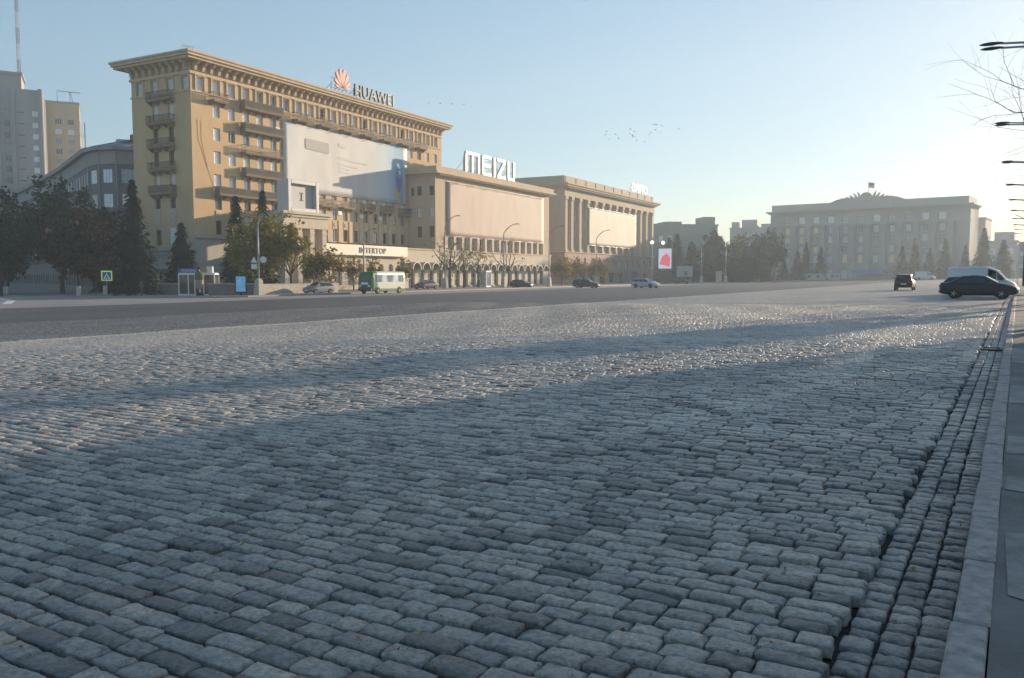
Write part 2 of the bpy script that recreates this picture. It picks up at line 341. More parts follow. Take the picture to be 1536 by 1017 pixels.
def stone_mesh(name, idx, nu, nv, skirt):
    n = len(idx)
    us = np.linspace(-1, 1, nu); vs_ = np.linspace(-1, 1, nv)
    if nu == 7: us = np.array([-1, -.88, -.45, 0, .45, .88, 1]); vs_ = np.array([-1, -.82, 0, .82, 1])
    if nu == 4: us = np.array([-1, -.82, .82, 1]); vs_ = np.array([-1, -.76, .76, 1])
    U, V = np.meshgrid(us, vs_)       # nv x nu
    U = U.ravel(); V = V.ravel(); P = len(U)
    sz = 1 - GAP[idx] * .8 / HW[idx]; sy = 1 - (GAP[idx] * 1.25 + np.where(dist[idx] < 22, .0035, 0)) / HD[idx]
    jx = rng.normal(0, .028, (n, P)); jy = rng.normal(0, .032, (n, P))
    au = np.abs(U); av = np.abs(V)
    lx = (U[None] * (1 - .03 * (av[None] > .99)) + jx * (au < 1.1)) * HW[idx][:, None] * sz[:, None]
    ly = (V[None] * (1 - .04 * (au[None] > .99)) + jy) * HD[idx][:, None] * sy[:, None]
    edge = np.maximum(au, av)
    lz = np.where(edge > .99, -.009, 0.)[None] - .003 * (U ** 2)[None] - .002 * (V ** 2)[None] + rng.normal(0, .0030 if nu == 7 else .0018, (n, P))
    if nu == 2: lz = np.zeros((n, P))
    lz = lz + TX[idx][:, None] * lx + TY[idx][:, None] * ly
    ids = np.arange(P).reshape(nv, nu)
    ringi = list(ids[0, :]) + list(ids[1:, -1]) + list(ids[-1, -2::-1]) + list(ids[-2:0:-1, 0])
    K = len(ringi)
    sk = 1.02 if nu > 2 else 1.0
    if nu == 2:      # cheap sett: top inset, ring low
        rx, ry, rz = lx[:, ringi].copy(), ly[:, ringi].copy(), lz[:, ringi] - .016; lx *= .91; ly *= .87
    else: rx, ry, rz = lx[:, ringi] * 1.03, ly[:, ringi] * 1.04, lz[:, ringi] - skirt
    ax = np.concatenate([lx, rx], 1); ay = np.concatenate([ly, ry], 1); az = np.concatenate([lz, rz], 1)
    cr, sr = np.cos(ROT[idx])[:, None], np.sin(ROT[idx])[:, None]
    wx = X[idx][:, None] + ax * cr - ay * sr; wy = Y[idx][:, None] + ax * sr + ay * cr; wz = ZT[idx][:, None] + az
    VP = P + K
    f = []
    for a in range(nv - 1):
        for b in range(nu - 1): f.append((ids[a, b], ids[a, b+1], ids[a+1, b+1], ids[a+1, b]))
    for k in range(K):
        k2 = (k + 1) % K; f.append((ringi[k], P + k, P + k2, ringi[k2]))
    f = np.array(f); global NTOP; NTOP = (nu - 1) * (nv - 1)
    return np.stack([wx, wy, wz], -1), f, VP
def np_mesh(name, verts, faces, mat, tone, smooth):
    me = bpy.data.meshes.new(name); nv = len(verts); nf = len(faces)
    me.vertices.add(nv); me.vertices.foreach_set('co', verts.astype(np.float32).ravel())
    me.loops.add(nf * 4); me.loops.foreach_set('vertex_index', faces.astype(np.int32).ravel())
    me.polygons.add(nf); me.polygons.foreach_set('loop_start', np.arange(0, nf * 4, 4, dtype=np.int32))
    me.polygons.foreach_set('use_smooth', np.full(nf, smooth) if isinstance(smooth, bool) else smooth)
    me.update(calc_edges=True)
    a = me.attributes.new('tone', 'FLOAT', 'POINT'); a.data.foreach_set('value', tone.astype(np.float32))
    me.materials.append(mat); return me
# the setts that show largest: nearest ones inside the frame
fx, fy = -math.sin(R(31)), math.cos(R(31))
dep = X * fx + Y * fy; latr = X * fy - Y * fx
inview = (np.abs(latr) < dep * .605 + .1) & (dep > 2.95)
order = np.argsort(np.where(inview, dist, 1e9)); single = order[:300]
rest = np.ones(N, bool); rest[single] = False
sq = MB().box(-1, 0, 0, 1, -.3, -.29).build('cobbled_square', M['soil'], kind='structure')
V3, F3, VP = stone_mesh('s', single, 7, 5, .05)
for j in range(len(single)):
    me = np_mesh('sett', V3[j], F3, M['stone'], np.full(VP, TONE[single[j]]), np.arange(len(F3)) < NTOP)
    link(bpy.data.objects.new('sett', me), sq)
for nm, lo, hi, nu, nv, sm in (('near_setts', 0, 9, 7, 5, True), ('middle_setts', 9, 24, 4, 4, True), ('far_setts', 24, 999, 2, 2, False)):
    idx = np.where(rest & (dist >= lo) & (dist < hi))[0]
    V, Fq, VP = stone_mesh(nm, idx, nu, nv, .05); n = len(idx)
    faces = (Fq[None] + (np.arange(n) * VP)[:, None, None]).reshape(-1, 4)
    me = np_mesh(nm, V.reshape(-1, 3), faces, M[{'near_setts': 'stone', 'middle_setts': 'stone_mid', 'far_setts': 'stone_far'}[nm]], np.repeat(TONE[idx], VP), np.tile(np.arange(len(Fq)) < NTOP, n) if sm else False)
    link(bpy.data.objects.new(nm, me), sq, kind='stuff')

# fallen leaves in the joints
nl = 900; ld = 2.6 + 24 * rng.random(nl) ** 1.8; la = R(31) + rng.uniform(-.62, .62, nl)
lx, ly = -np.sin(la) * ld, np.cos(la) * ld; ok = lx < -.25; lx, ly = lx[ok], ly[ok]; nl = len(lx)
ls = rng.uniform(.006, .017, nl); lr = rng.uniform(0, 6.28, nl); vv = []
for (a, b) in ((-1, -.1), (-.1, -.6), (1, .15), (.1, .65)):
    vv.append(np.stack([lx + ls * (a * np.cos(lr) - b * np.sin(lr)), ly + ls * (a * np.sin(lr) + b * np.cos(lr)), gz(lx, ly) + .004 + rng.uniform(-.006, .016, nl)], -1))
vv = np.stack(vv, 1).reshape(-1, 3); ff = np.arange(nl * 4).reshape(-1, 4)
link(bpy.data.objects.new('fallen_leaves', np_mesh('fallen_leaves', vv, ff, M['leaf_fallen'], np.repeat(rng.random(nl), 4), False)), None,
     'small orange and yellow leaves fallen into the joints between the setts', 'leaves', kind='stuff')

# drain inlet in the gutter
dr = root('drain_inlet', 'rectangular iron drain frame set in the gutter beside the granite kerb', 'drain', (-.50, 21.3, gz(-.5, 21.3) - .03))
m_iron = mk('cast_iron', (.05, .045, .042), .55, .3, 20, metal=.4)
mb = MB()
for b in ((-.22, .19, -.36, -.31), (-.22, .19, .31, .36), (-.22, -.18, -.309, .309), (.15, .19, -.309, .309)): mb.box(*b, -.02, .028)
mb.build('frame', m_iron, dr)
for k in range(6): MB().box(-.175, .145, -.26 + k * .095, -.215 + k * .095, -.02, .018).build('bar', m_iron, dr)

# ------------------------------------------------------------------ building toolkit (local x = outward, y = along, z = up)
def facade(parent, name, mat, loc, rz, y0, y1, z0, z1, holes, depth=.3):
    ys = sorted({y0, y1, *[round(h[0], 4) for h in holes], *[round(h[1], 4) for h in holes]}); zs = sorted({z0, z1, *[round(h[2], 4) for h in holes], *[round(h[3], 4) for h in holes]})
    mb = MB(); vid = {}
    def v(a, b):
        if (a, b) not in vid: vid[(a, b)] = len(mb.v); mb.v.append((0, ys[a], zs[b]))
        return vid[(a, b)]
    for a in range(len(ys) - 1):
        for b in range(len(zs) - 1):
            cy, cz = (ys[a] + ys[a+1]) / 2, (zs[b] + zs[b+1]) / 2
            if any(h[0] < cy < h[1] and h[2] < cz < h[3] for h in holes): continue
            mb.f.append((v(a, b), v(a+1, b), v(a+1, b+1), v(a, b+1))); mb.m.append(0)
    for h in holes:
        a, b, c, d = h[:4]
        for q in ([(0,a,c),(0,b,c),(-depth,b,c),(-depth,a,c)], [(0,a,d),(-depth,a,d),(-depth,b,d),(0,b,d)], [(0,a,c),(-depth,a,c),(-depth,a,d),(0,a,d)], [(0,b,c),(0,b,d),(-depth,b,d),(-depth,b,c)]): mb.face(q)
    return mb.build(name, mat, parent, loc=loc, rz=rz)
WM = {}
def window(parent, loc, rz, w, h, nx=2, ny=1, fmat='frame', pmat='pane_c', fw=.07, transom=None):
    key = (round(w, 2), round(h, 2), nx, ny, fmat, transom)
    if key not in WM:
        f = MB(); e = .004
        f.box(-.05, .03, -w/2 - .02, -w/2 + fw, -.02, h + .02).box(-.05, .03, w/2 - fw, w/2 + .02, -.02, h + .02)
        f.box(-.05, .028, -w/2 + fw, w/2 - fw, -.02, fw).box(-.05, .028, -w/2 + fw, w/2 - fw, h - fw, h + .02)
        for i in range(1, nx): yc = -w/2 + w * i / nx; f.box(-.04, .024, yc - fw*.45, yc + fw*.45, fw, h - fw)
        tz = [transom * h] if transom else [h * j / ny for j in range(1, ny)]
        for zc in tz: f.box(-.04, .02, -w/2 + fw, w/2 - fw, zc - fw*.4, zc + fw*.4)
        p = MB(); p.box(-.03, -.012, -w/2 + fw*.5, w/2 - fw*.5, fw*.5, h - fw*.5)
        WM[key] = (f.mesh('window', M[fmat]), p.mesh('pane', M['pane_c']))
    fm, pm = WM[key]
    o = inst('window', fm, parent, loc, rz)
    inst('pane', pm, o, (0, 0, 0), 0, M[pmat])
    return o
def pick(r, opts): return r.choices([o for o, _ in opts], [w for _, w in opts])[0]
def text_mesh(name, body, size, mat, extrude=.1, offset=0., sx=1., sp=1.08):
    cu = bpy.data.curves.new(name, 'FONT'); cu.body = body; cu.size = size; cu.extrude = extrude; cu.offset = offset; cu.align_x = 'LEFT'; cu.space_character = sp; cu.resolution_u = 3
    o = bpy.data.objects.new(name, cu); col.objects.link(o); bpy.context.view_layer.update()
    me = bpy.data.meshes.new_from_object(o.evaluated_get(bpy.context.evaluated_depsgraph_get())); col.objects.unlink(o); bpy.data.objects.remove(o)
    me.transform(Matrix(((0, 0, 1, 0), (sx, 0, 0, 0), (0, 1, 0, 0), (0, 0, 0, 1)))); me.materials.clear(); me.materials.append(mat); me.name = name; return me

# ------------------------------------------------------------------ the hotel row (shared frame)
KS = 125 / 108.
ROT_B = R(2.4); EX = Vector((math.cos(ROT_B), math.sin(ROT_B), 0)); EY = Vector((-math.sin(ROT_B), math.cos(ROT_B), 0))
HC = Vector((-104.45, 83.25, 1.62 - 1.62 * KS))
def brow(name, label, cat, v=0., u=0.): return root(name, label, cat, HC + EX * v * KS + EY * u * KS, ROT_B, scale=KS)
ZG = -.75     # wall foot, below the pavement
# --- hotel
H = brow('hotel_building', 'tall ochre hotel block with bracketed cornice, balconies and a white banner', 'building')
rr = random.Random(3)
UC = [1.5 + 2.543 * i for i in range(22)]
ROWS = [25.25 - 2.97 * k for k in range(6)]
LEN, DEP = 57.0, 11.1
holes = []; wins = []
for i, u in enumerate(UC):
    for k, zb in enumerate(ROWS):
        if k and i == 0: continue
        if k in (1, 2, 3) and 7 <= i <= 17: continue       # behind the banner
        holes.append((u - .58, u + .58, zb - .05, zb + 1.55)); wins.append((u, zb - .05, 1.16, 1.6, k))
    if i: holes.append((u - .5, u + .5, 7.1, 8.9)); wins.append((u, 7.1, 1.0, 1.8, 7))
facade(H, 'front_wall', M['hotel'], (0, 0, 0), 0, 0, LEN, 6.9, 27.3, holes, .24)
for (u, zb, w, h, k) in wins:
    pm = pick(rr, [('pane_c', 5), ('pane_w', 4), ('pane_m', 3), ('pane_d', 1)]) if k < 5 else pick(rr, [('pane_m', 3), ('pane_d', 3), ('pane_c', 1)])
    window(H, (-.22, u, zb), 0, w, h, 2, 1, 'frame' if k < 5 else 'frameb', pm)
# side wall facing the camera
SV = [-9.45, -6.65, -3.75, -.95]
hs = [(v - .58, v + .58, 25.2, 26.8) for v in SV]; wl = [(v, 25.2, 1.16, 1.6, 'frame', 'pane_c') for v in SV]
for v in SV[1:3]:
    for k, zb in enumerate(ROWS[1:]):
        hs.append((v - .5, v + .5, zb - (.5 if k < 4 else 0), zb + 1.45)); wl.append((v, zb - (.5 if k < 4 else 0), 1.0, 1.95 if k < 4 else 1.45, 'frame' if k in (0, 3) else 'frameb', 'pane_c' if k in (0, 3) else 'pane_d'))
hs.append((SV[1] - .5, SV[1] + .5, 5.7, 7.7)); wl.append((SV[1], 5.7, 1.0, 2.0, 'frameb', 'pane_d'))
facade(H, 'side_wall', M['hotel'], (0, 0, 0), -math.pi/2, -DEP, 0, 5.2, 27.3, hs, .3)
for (v, z, w, h, fm, pm) in wl: window(H, (v, .28, z), -math.pi/2, w, h, 2, 1, fm, pm)
mb = MB(); mb.box(-DEP, -.45, .45, LEN, ZG, 28.4); mb.build('core_wall', M['hotel'], H)
# lower stone base
mb = MB(); mb.box(-.40, .35, .01, 16, ZG, 6.9).box(-DEP, -.401, .0, .44, 4.4, 5.19); mb.build('base_wall', M['hotelbase'], H)
mb = MB(); mb.box(-DEP - .3, .55, -.35, -.002, 5.0, 5.5).box(.352, .6, -.35, 16, 6.55, 6.98); mb.build('ledge', M['hotelbase'], H)
# ground floor of the side: shop front under a shallow canopy
mb = MB(); mb.box(-DEP, -8.8, -.1, .44, ZG, 4.4).box(-1.2, .3, -.1, .44, ZG, 4.4).box(-8.8, -1.2, .3, .44, 2.4, 4.4); mb.build('shop_wall', M['hotelbase'], H)
mb = MB(); mb.box(-8.6, -1.4, -.9, .29, 2.2, 2.6); mb.build('shop_canopy', mk('green_canopy', (.10, .13, .12), .6, .1, 2), H)
for k in range(4): window(H, (-7.8 + 1.9 * k, .3, ZG + .3), -math.pi/2, 1.7, 2.5, 2, 1, 'frameb', 'pane_d')
# relief panels with pilaster strips
for v in (SV[1], SV[2]):
    mb = MB(); mb.box(v - .55, v + .55, -.10, -.002, 8.3, 10.2)
    for s in (-.28, .28): mb.lathe([(.0, -.18), (.2, -.17), (.26, -.10)], 8, 'y', (v + s, 0, 9.3))
    mb.build('relief_panel', M['panel'], H)
mb = MB(); mb.box(SV[2] - .55, SV[2] + .55, -.08, -.002, 5.6, 7.9); mb.build('blind_panel', M['white'], H)
for i in range(1, 22):
    u = UC[i]; mb = MB(); mb.box(.002, .10, u - .5, u + .5, 9.0, 10.2).lathe([(.34, .10), (.28, .17), (.0, .18)], 8, 'x', (0, u, 9.6)); mb.build('relief_panel', M['hoteltrim'], H)
    if i > 4: mb = MB(); mb.box(.002, .16, u + .80, u + 1.74, 6.95, 10.3); mb.build('pilaster', M['hoteltrim'], H)
# string courses, frieze, consoles, cornice
mb = MB(); mb.box(.002, .12, -.12, LEN, 24.88, 25.08).box(.002, .2, -.2, LEN, 27.05, 27.4).box(-DEP - .12, .0, -.12, -.002, 24.88, 25.08).box(-DEP - .2, 0, -.2, -.002, 27.05, 27.4)
mb.build('string_course', M['hoteltrim'], H)
mb = MB(); mb.box(-DEP - .05, .05, -.05, LEN, 27.41, 28.55); mb.build('frieze', M['hotel'], H)
mb = MB(); mb.box(-DEP - 1.5, 1.5, -1.5, LEN + .9, 28.56, 28.86).box(-DEP - 1.75, 1.75, -1.75, LEN + 1.15, 28.861, 29.2).box(-DEP - 1.9, 1.9, -1.9, LEN + 1.3, 29.201, 29.45); mb.build('cornice', M['hoteltrim'], H)
mb = MB(); mb.box(-DEP + .5, -1.2, .5, LEN - .5, 29.451, 29.65); mb.build('roof', M['roofm'], H)
cons = MB(); cons.prism([(0, 27.45), (.35, 27.5), (.45, 27.75), (.55, 28.1), (.95, 28.25), (1.2, 28.555), (0, 28.555)], lambda p: (p[0], -.2, p[1]), lambda p: (p[0], .2, p[1]))
cons_me = cons.mesh('console', M['hoteltrim'])
for k in range(45): inst('console', cons_me, H, (.051, .5 + 1.2716 * k, 0), 0)
for k in range(9): inst('console', cons_me, H, (-.5 - 1.26 * k, -.051, 0), -math.pi/2)
# surrounds of the top-row windows
sm = MB(); sm.box(.002, .14, -.84, -.62, -.18, 1.7).box(.002, .14, .62, .84, -.18, 1.7).box(.002, .17, -.9, .9, 1.701, 1.85); sme = sm.mesh('window_surround', M['hoteltrim'])
for u in UC: inst('window_surround', sme, H, (0, u, 25.25), 0)
for v in SV: inst('window_surround', sme, H, (v, 0, 25.25), -math.pi/2)
# balconies
BM = {}
def balcony(parent, loc, rz, w, d=1.05, solid=0, seed=0):
    key = (round(w, 2), solid, round(d, 2))
    if key not in BM:
        s = MB(); s.box(0.002, d, -w/2, w/2, 0, .13).box(.002, d - .08, -w/2 + .1, w/2 - .1, -.12, -.001)
        nb = max(2, int(w / 1.4) + 1)
        for i in range(nb):
            yb = -w/2 + .2 + (w - .4) * i / (nb - 1); s.prism([(.002, -.55), (.15, -.5), (.75, -.121), (.002, -.121)], lambda p: (p[0], yb - .1, p[1]), lambda p: (p[0], yb + .1, p[1]))
        r = MB(); r.cm = 0
        r.box(d - .06, d - .01, -w/2, w/2, 1.02, 1.08).box(.0, d - .061, -w/2, -w/2 + .05, 1.02, 1.08).box(0, d - .061, w/2 - .05, w/2, 1.02, 1.08).box(d - .055, d - .015, -w/2 + .05, w/2 - .05, .3, .34)
        n = int(w / .16)
        for i in range(n + 1): yb = -w/2 + .02 + (w - .04) * i / n; r.box(d - .05, d - .02, yb - .015, yb + .015, .131, 1.019)
        for sgn in (-1, 1):
            for i in range(1, 6): xb = d * i / 6; r.box(xb - .015, xb + .015, sgn * (w/2 - .025) - .015, sgn * (w/2 - .025) + .015, .131, 1.019)
        if solid:
            r.cm = 1; r.box(d - .10, d - .061, -w/2 + .06, w/2 - .06, .16, .98)
            for sgn in (-1, 1): r.box(.05, d - .11, sgn * (w/2 - .07) - .015, sgn * (w/2 - .07) + .015, .16, .98)
        BM[key] = (s.mesh('balcony', M['slab']), r.mesh('railing', [M['rail'], M['sheet']]))
    o = inst('balcony', BM[key][0], parent, loc, rz); inst('railing', BM[key][1], o, (0, 0, 0)); return o
for k in range(4): balcony(H, (0, (UC[3] + UC[5]) / 2, ROWS[k] - 1.12), 0, 7.3, 1.05, 1 if k != 2 else 0)
balcony(H, (0, UC[1], ROWS[0] - 1.12), 0, 2.5, 1.05)
balcony(H, (0, (UC[1] + UC[5]) / 2 + .2, ROWS[4] - 1.12), 0, 12.0, 1.1, 1)
balcony(H, (0, (UC[3] + UC[5]) / 2 + .6, ROWS[5] - .95), 0, 8.2, 1.3)
for i in (7, 9, 11, 13, 15, 17, 19): balcony(H, (0, UC[i], ROWS[0] - 1.12), 0, 2.6, 1.05)
for i in (7, 9, 11, 13, 15, 17): balcony(H, (0, UC[i], ROWS[4] - 1.12), 0, 2.8, 1.05)
for k in range(5): balcony(H, ((SV[1] + SV[2]) / 2, 0, ROWS[k] - 1.12), -math.pi/2, 4.5, .85, 1 if k == 4 else 0)
# air conditioners
acm = MB(); acm.box(.01, .32, -.4, .4, 0, .55).lathe([(.2, .322), (.2, .33)], 10, 'x', (0, -.12, .27)); ac_me = acm.mesh('air_conditioner', M['white'])
for (u, z) in [(9.0, 21.2), (12.2, 18.3), (14.8, 22.0), (33.2, 11.0), (38.1, 10.9), (27.9, 11.2), (11.2, 15.2)]: inst('air_conditioner', ac_me, H, (0, u, z))
for p in ([(.03, .9, 21.5), (.03, 1.0, 19), (.03, 2.6, 15), (.03, 3.4, 13)], [(.03, 1.5, 21.4), (.03, 1.5, 19), (.03, 2.4, 15.5)]): MB().tube(p, .014, 4).build('cable', M['dark'], H)
# banner on the hotel front
def banner_material(kind):
    m = bpy.data.materials.new('banner_print_' + kind); m.use_nodes = True; nt = m.node_tree; p = nt.nodes['Principled BSDF']; L = nt.links.new
    tc = nt.nodes.new('ShaderNodeTexCoord'); sx = nt.nodes.new('ShaderNodeSeparateXYZ'); L(tc.outputs['Object'], sx.inputs[0])
    rp = nt.nodes.new('ShaderNodeValToRGB'); el = rp.color_ramp.elements
    mr = nt.nodes.new('ShaderNodeMapRange'); L(sx.outputs[1], mr.inputs[0])
    if kind == 'hotel':
        mr.inputs[1].default_value = 0; mr.inputs[2].default_value = 30.3
        el[0].color = (.60, .61, .61, 1); el[1].color = (.40, .53, .66, 1)
        for t, c in [(.35, (.60, .57, .54)), (.66, (.56, .56, .55)), (.72, (.52, .56, .58)), (.80, (.44, .55, .63)), (.88, (.27, .44, .62)), (.952, (.20, .38, .58)), (.955, (.50, .56, .62))]: e = el.new(t); e.color = (*c, 1)
    else:
        mr.inputs[1].default_value = 0; mr.inputs[2].default_value = 38
        a, b = ((.47, .355, .285), (.45, .37, .30)) if kind == 'meizu' else ((.50, .43, .35), (.50, .43, .35))
        el[0].color = (*a, 1); el[1].color = (*b, 1); e = el.new(.5); e.color = (*[(x + y) / 2 * 1.03 for x, y in zip(a, b)], 1)
    L(mr.outputs[0], rp.inputs[0])
    nz = nt.nodes.new('ShaderNodeTexNoise'); nz.inputs['Scale'].default_value = .35; nz.inputs['Detail'].default_value = 3; mp = nt.nodes.new('ShaderNodeMapping'); mp.inputs['Scale'].default_value = (1, 1.4, .45); L(tc.outputs['Object'], mp.inputs[0]); L(mp.outputs[0], nz.inputs['Vector'])
    r2 = nt.nodes.new('ShaderNodeValToRGB'); e = r2.color_ramp.elements; e[0].position = .35; e[0].color = (.93, .93, .94, 1); e[1].position = .65; e[1].color = (1.04, 1.03, 1.02, 1); L(nz.outputs['Fac'], r2.inputs[0])
    mx = nt.nodes.new('ShaderNodeMix'); mx.data_type = 'RGBA'; mx.blend_type = 'MULTIPLY'; mx.inputs[0].default_value = 1; L(rp.outputs[0], mx.inputs[6]); L(r2.outputs[0], mx.inputs[7]); L(mx.outputs[2], p.inputs['Base Color'])
    p.inputs['Roughness'].default_value = .7
    bp = nt.nodes.new('ShaderNodeBump'); bp.inputs['Strength'].default_value = .25; bp.inputs['Distance'].default_value = .12; L(nz.outputs['Fac'], bp.inputs['Height']); L(bp.outputs[0], p.inputs['Normal'])
    return m
def banner(name, label, v, u0, u1, z0, z1, kind, seed):
    b = brow(name, label, 'banner', v, u0); b.location.z += z0 * KS
    w, h = u1 - u0, z1 - z0; r = random.Random(seed); mb = MB(); nu, nz_ = 30, 12; g = [[None] * (nz_ + 1) for _ in range(nu + 1)]
    for i in range(nu + 1):
        for j in range(nz_ + 1):
            s = i / nu; t = j / nz_; sag = .022 * math.sin(s * 17 + seed) * math.sin(t * 3.1) + .010 * math.sin(s * 43 + t * 5)
            zz = h * t + (-.12 * abs(math.sin(s * math.pi * 8)) if j == nz_ else 0)
            g[i][j] = len(mb.v); mb.v.append((.16 + sag, w * s, zz))
    for i in range(nu):
        for j in range(nz_): mb.f.append((g[i][j], g[i+1][j], g[i+1][j+1], g[i][j+1])); mb.m.append(0)
    sh = mb.build('banner_sheet', banner_material(kind), b, smooth=True)
    sol = sh.modifiers.new('thickness', 'SOLIDIFY'); sol.thickness = .03
    for t in (0, 1): MB().tube([(.12, -.1, h * t), (.12, w + .1, h * t)], .05, 6).build('rail', M['steel'], b)
    for k in range(7): y = w * (k + .5) / 7; MB().tube([(.0, y, h + .02), (.75, y, h - .3)], .03, 5).build('spotlight_arm', M['dark'], b)
    return b
hb = banner('hotel_banner', 'huge pale advertising banner with a blue balloon print on the tall ochre hotel', .0, 15.9, 46.0, 14.1, 23.8, 'hotel', 1)
def plate(parent, name, poly, x, mat, th=.006):
    if x > .4 and x < .6 and parent.name.startswith('hotel_banner'): x = .205 + (x - .42) * .12
    return MB().prism(poly, lambda p: (x, p[0], p[1]), lambda p: (x + th, p[0], p[1])).build(name, mat, parent)
m_print = lambda n, c: mk('print_' + n, c, .7, .05, 1)
plate(hb, 'printed_badge', [(4.6 + 2.6 * a, 6.3 + b) for a, b in ((0, .2), (.1, 0), (1, -.1), (1.9, -.2), (2, .0), (2, 1.2), (1.9, 1.4), (.1, 1.5), (0, 1.3))], .42, m_print('grey', (.40, .385, .36)))
plate(hb, 'printed_panel', [(12, 7.5), (14, 7.4), (14, 8.0), (12, 8.1)], .42, m_print('pale', (.55, .54, .52)))
for k in range(4): plate(hb, 'printed_line', [(12.0, 5.6 - .55 * k - (.3 if k else 0)), (19.0 - 2.2 * min(k, 2), 5.5 - .55 * k - (.3 if k else 0)), (19.0 - 2.2 * min(k, 2), 5.62 - .55 * k + (.3 if not k else -.15)), (12.0, 5.72 - .55 * k + (.3 if not k else -.15))], .425, m_print('line%d' % k, (.57, .55, .53)))
plate(hb, 'printed_balloon', [(27.6 + .95 * math.cos(t) * (1 if math.sin(t) > 0 else .9), 4.1 + (1.9 if math.sin(t) > 0 else 2.3) * math.sin(t)) for t in [2 * math.pi * k / 14 for k in range(14)]], .43, m_print('violet', (.16, .15, .42)))
plate(hb, 'printed_balloon_top', [(26.9, 4.2), (28.3, 4.2), (28.4, 5.8), (27.8, 6.3), (27.1, 6.2), (26.8, 5.6)], .462, m_print('blue', (.14, .26, .50)))
plate(hb, 'printed_string', [(27.2, 1.8), (28.0, 1.9), (28.6, .1), (27.9, .05)], .43, m_print('green', (.20, .36, .27)))
plate(hb, 'printed_figure', [(26.6, 2.6), (27.0, 2.8), (27.3, 2.0), (27.6, .6), (27.9, .1), (27.2, .1), (26.9, 1.0), (26.3, 1.1)], .465, m_print('orange', (.60, .36, .12)))
plate(hb, 'printed_square', [(27.5, 4.9), (28.1, 4.9), (28.1, 5.6), (27.5, 5.6)], .50, m_print('white', (.7, .72, .72)))

# --- portico with the framed screen
PO = brow('entrance_portico', 'cream portico of tall square pillars before the ochre hotel', 'portico', 9.0, 6.3)
pl = 8.6
for k in range(4):
    yb = .25 + 2.42 * k; mb = MB(); mb.box(-1.3, 0, yb, yb + .82, ZG + .6, 8.0).box(-1.36, .06, yb - .06, yb + .88, 7.3, 7.55).box(-1.4, .1, yb - .1, yb + .92, ZG - .1, ZG + .6); mb.build('pillar', M['arcade'], PO)
mb = MB(); mb.box(-9.0 + .4, .1, 0, pl, 8.001, 9.4).box(-9 + .4, .3, -.2, pl + .2, 9.401, 9.75).box(-9 + .4, .55, -.45, pl + .45, 9.751, 10.1); mb.build('entablature', M['arcade'], PO)
facade(PO, 'back_wall', M['hotel'], (-4.0, 0, 0), 0, 0, pl, ZG, 8.0, [(1.3 + 2.4 * k, 2.4 + 2.4 * k, 4.2, 7.2) for k in range(3)] + [(1.2 + 2.4 * k, 2.5 + 2.4 * k, ZG + .1, 2.8) for k in range(3)], .3)
for k in range(3): window(PO, (-4.28, 1.85 + 2.4 * k, 4.2), 0, 1.1, 3.0, 2, 3, 'frameb', 'pane_d'); window(PO, (-4.28, 1.85 + 2.4 * k, ZG + .1), 0, 1.3, 2.7, 2, 1, 'frameb', 'pane_d')
mb = MB(); mb.box(-4.0, 1.2, -.3, pl + .3, ZG - .5, ZG - .11); mb.build('step', M['stonewall'], PO)
SC = brow('screen_frame', 'big white box frame around a grey screen on top of the portico roof', 'screen', 9.0, 7.35); SC.location.z += 10.1 * KS
mb = MB(); w, h, d = 5.9, 4.15, 1.9
mb.box(-d, -.0, 0, .6, 0, h).box(-d, 0, w - .6, w, 0, h).box(-d, 0, .6, w - .6, 0, .55).box(-d, 0, .6, w - .6, h - .55, h); fr = mb.build('frame', M['signwhite'], SC)
bv = fr.modifiers.new('bevel', 'BEVEL'); bv.width = .09; bv.segments = 2
MB().box(-d + .1, -.55, .61, w - .61, .56, h - .56).build('display', mk('screen_grey', (.36, .36, .36), .5, .06, .8), SC)
mb = MB(); mb.box(-.549, -.50, 2.75, 3.45, 1.55, 1.64).box(-.549, -.50, 2.75, 3.45, 2.5, 2.59).box(-.549, -.5, 3.02, 3.18, 1.641, 2.499); mb.build('printed_mark', m_print('dark', (.06, .06, .06)), SC)

# --- low arcade in front of hotel and cinema block
AR = brow('arcade_building', 'low cream arcade with arched windows and round awnings along the pavement', 'building', 7.0, 14.9)
AL = 88.7 - 14.9; holes = []
ARCH = [19.6 + 2.45 * k - 14.9 for k in range(6)]; AWN = [37.4 + 2.76 * k - 14.9 for k in range(18)]
for yb in ARCH: holes.append((yb - .6, yb + .6, .4, 3.6))
for yb in AWN: holes.append((yb - .85, yb + .85, -.3, 3.0))
facade(AR, 'front_wall', M['arcade'], (0, 0, 0), 0, 0, AL, ZG, 6.0, holes, .35)
mb = MB(); mb.box(-6.5, -.4, .1, AL - .1, ZG, 5.7); mb.build('core_wall', M['arcade'], AR)
mb = MB(); mb.box(-6.5, -.02, AL - .38, AL, ZG, 6.0); mb.build('end_wall', M['arcade'], AR)
mb = MB(); mb.box(-6.4, .14, -.1, AL + .14, 6.001, 6.25); mb.build('coping', M['hoteltrim'], AR)
archm = MB(); n = 10      # arched head: spandrel filling the square opening
for k in range(n):
    t0, t1 = math.pi * k / n, math.pi * (k + 1) / n
    archm.prism([(.6 * math.cos(t0), .6 * math.sin(t0)), (.601 * math.cos(t0), .62), (.601 * math.cos(t1), .62), (.6 * math.cos(t1), .6 * math.sin(t1))], lambda p: (-.3, p[0], p[1]), lambda p: (-.003, p[0], p[1]))
am = archm.mesh('arch_head', M['arcade'])
for yb in ARCH:
    window(AR, (-.33, yb, .4), 0, 1.2, 3.2, 2, 3, 'frame', 'pane_m'); inst('arch_head', am, AR, (0, yb, 2.98))
awm = MB(); n = 10; Rw = 1.22
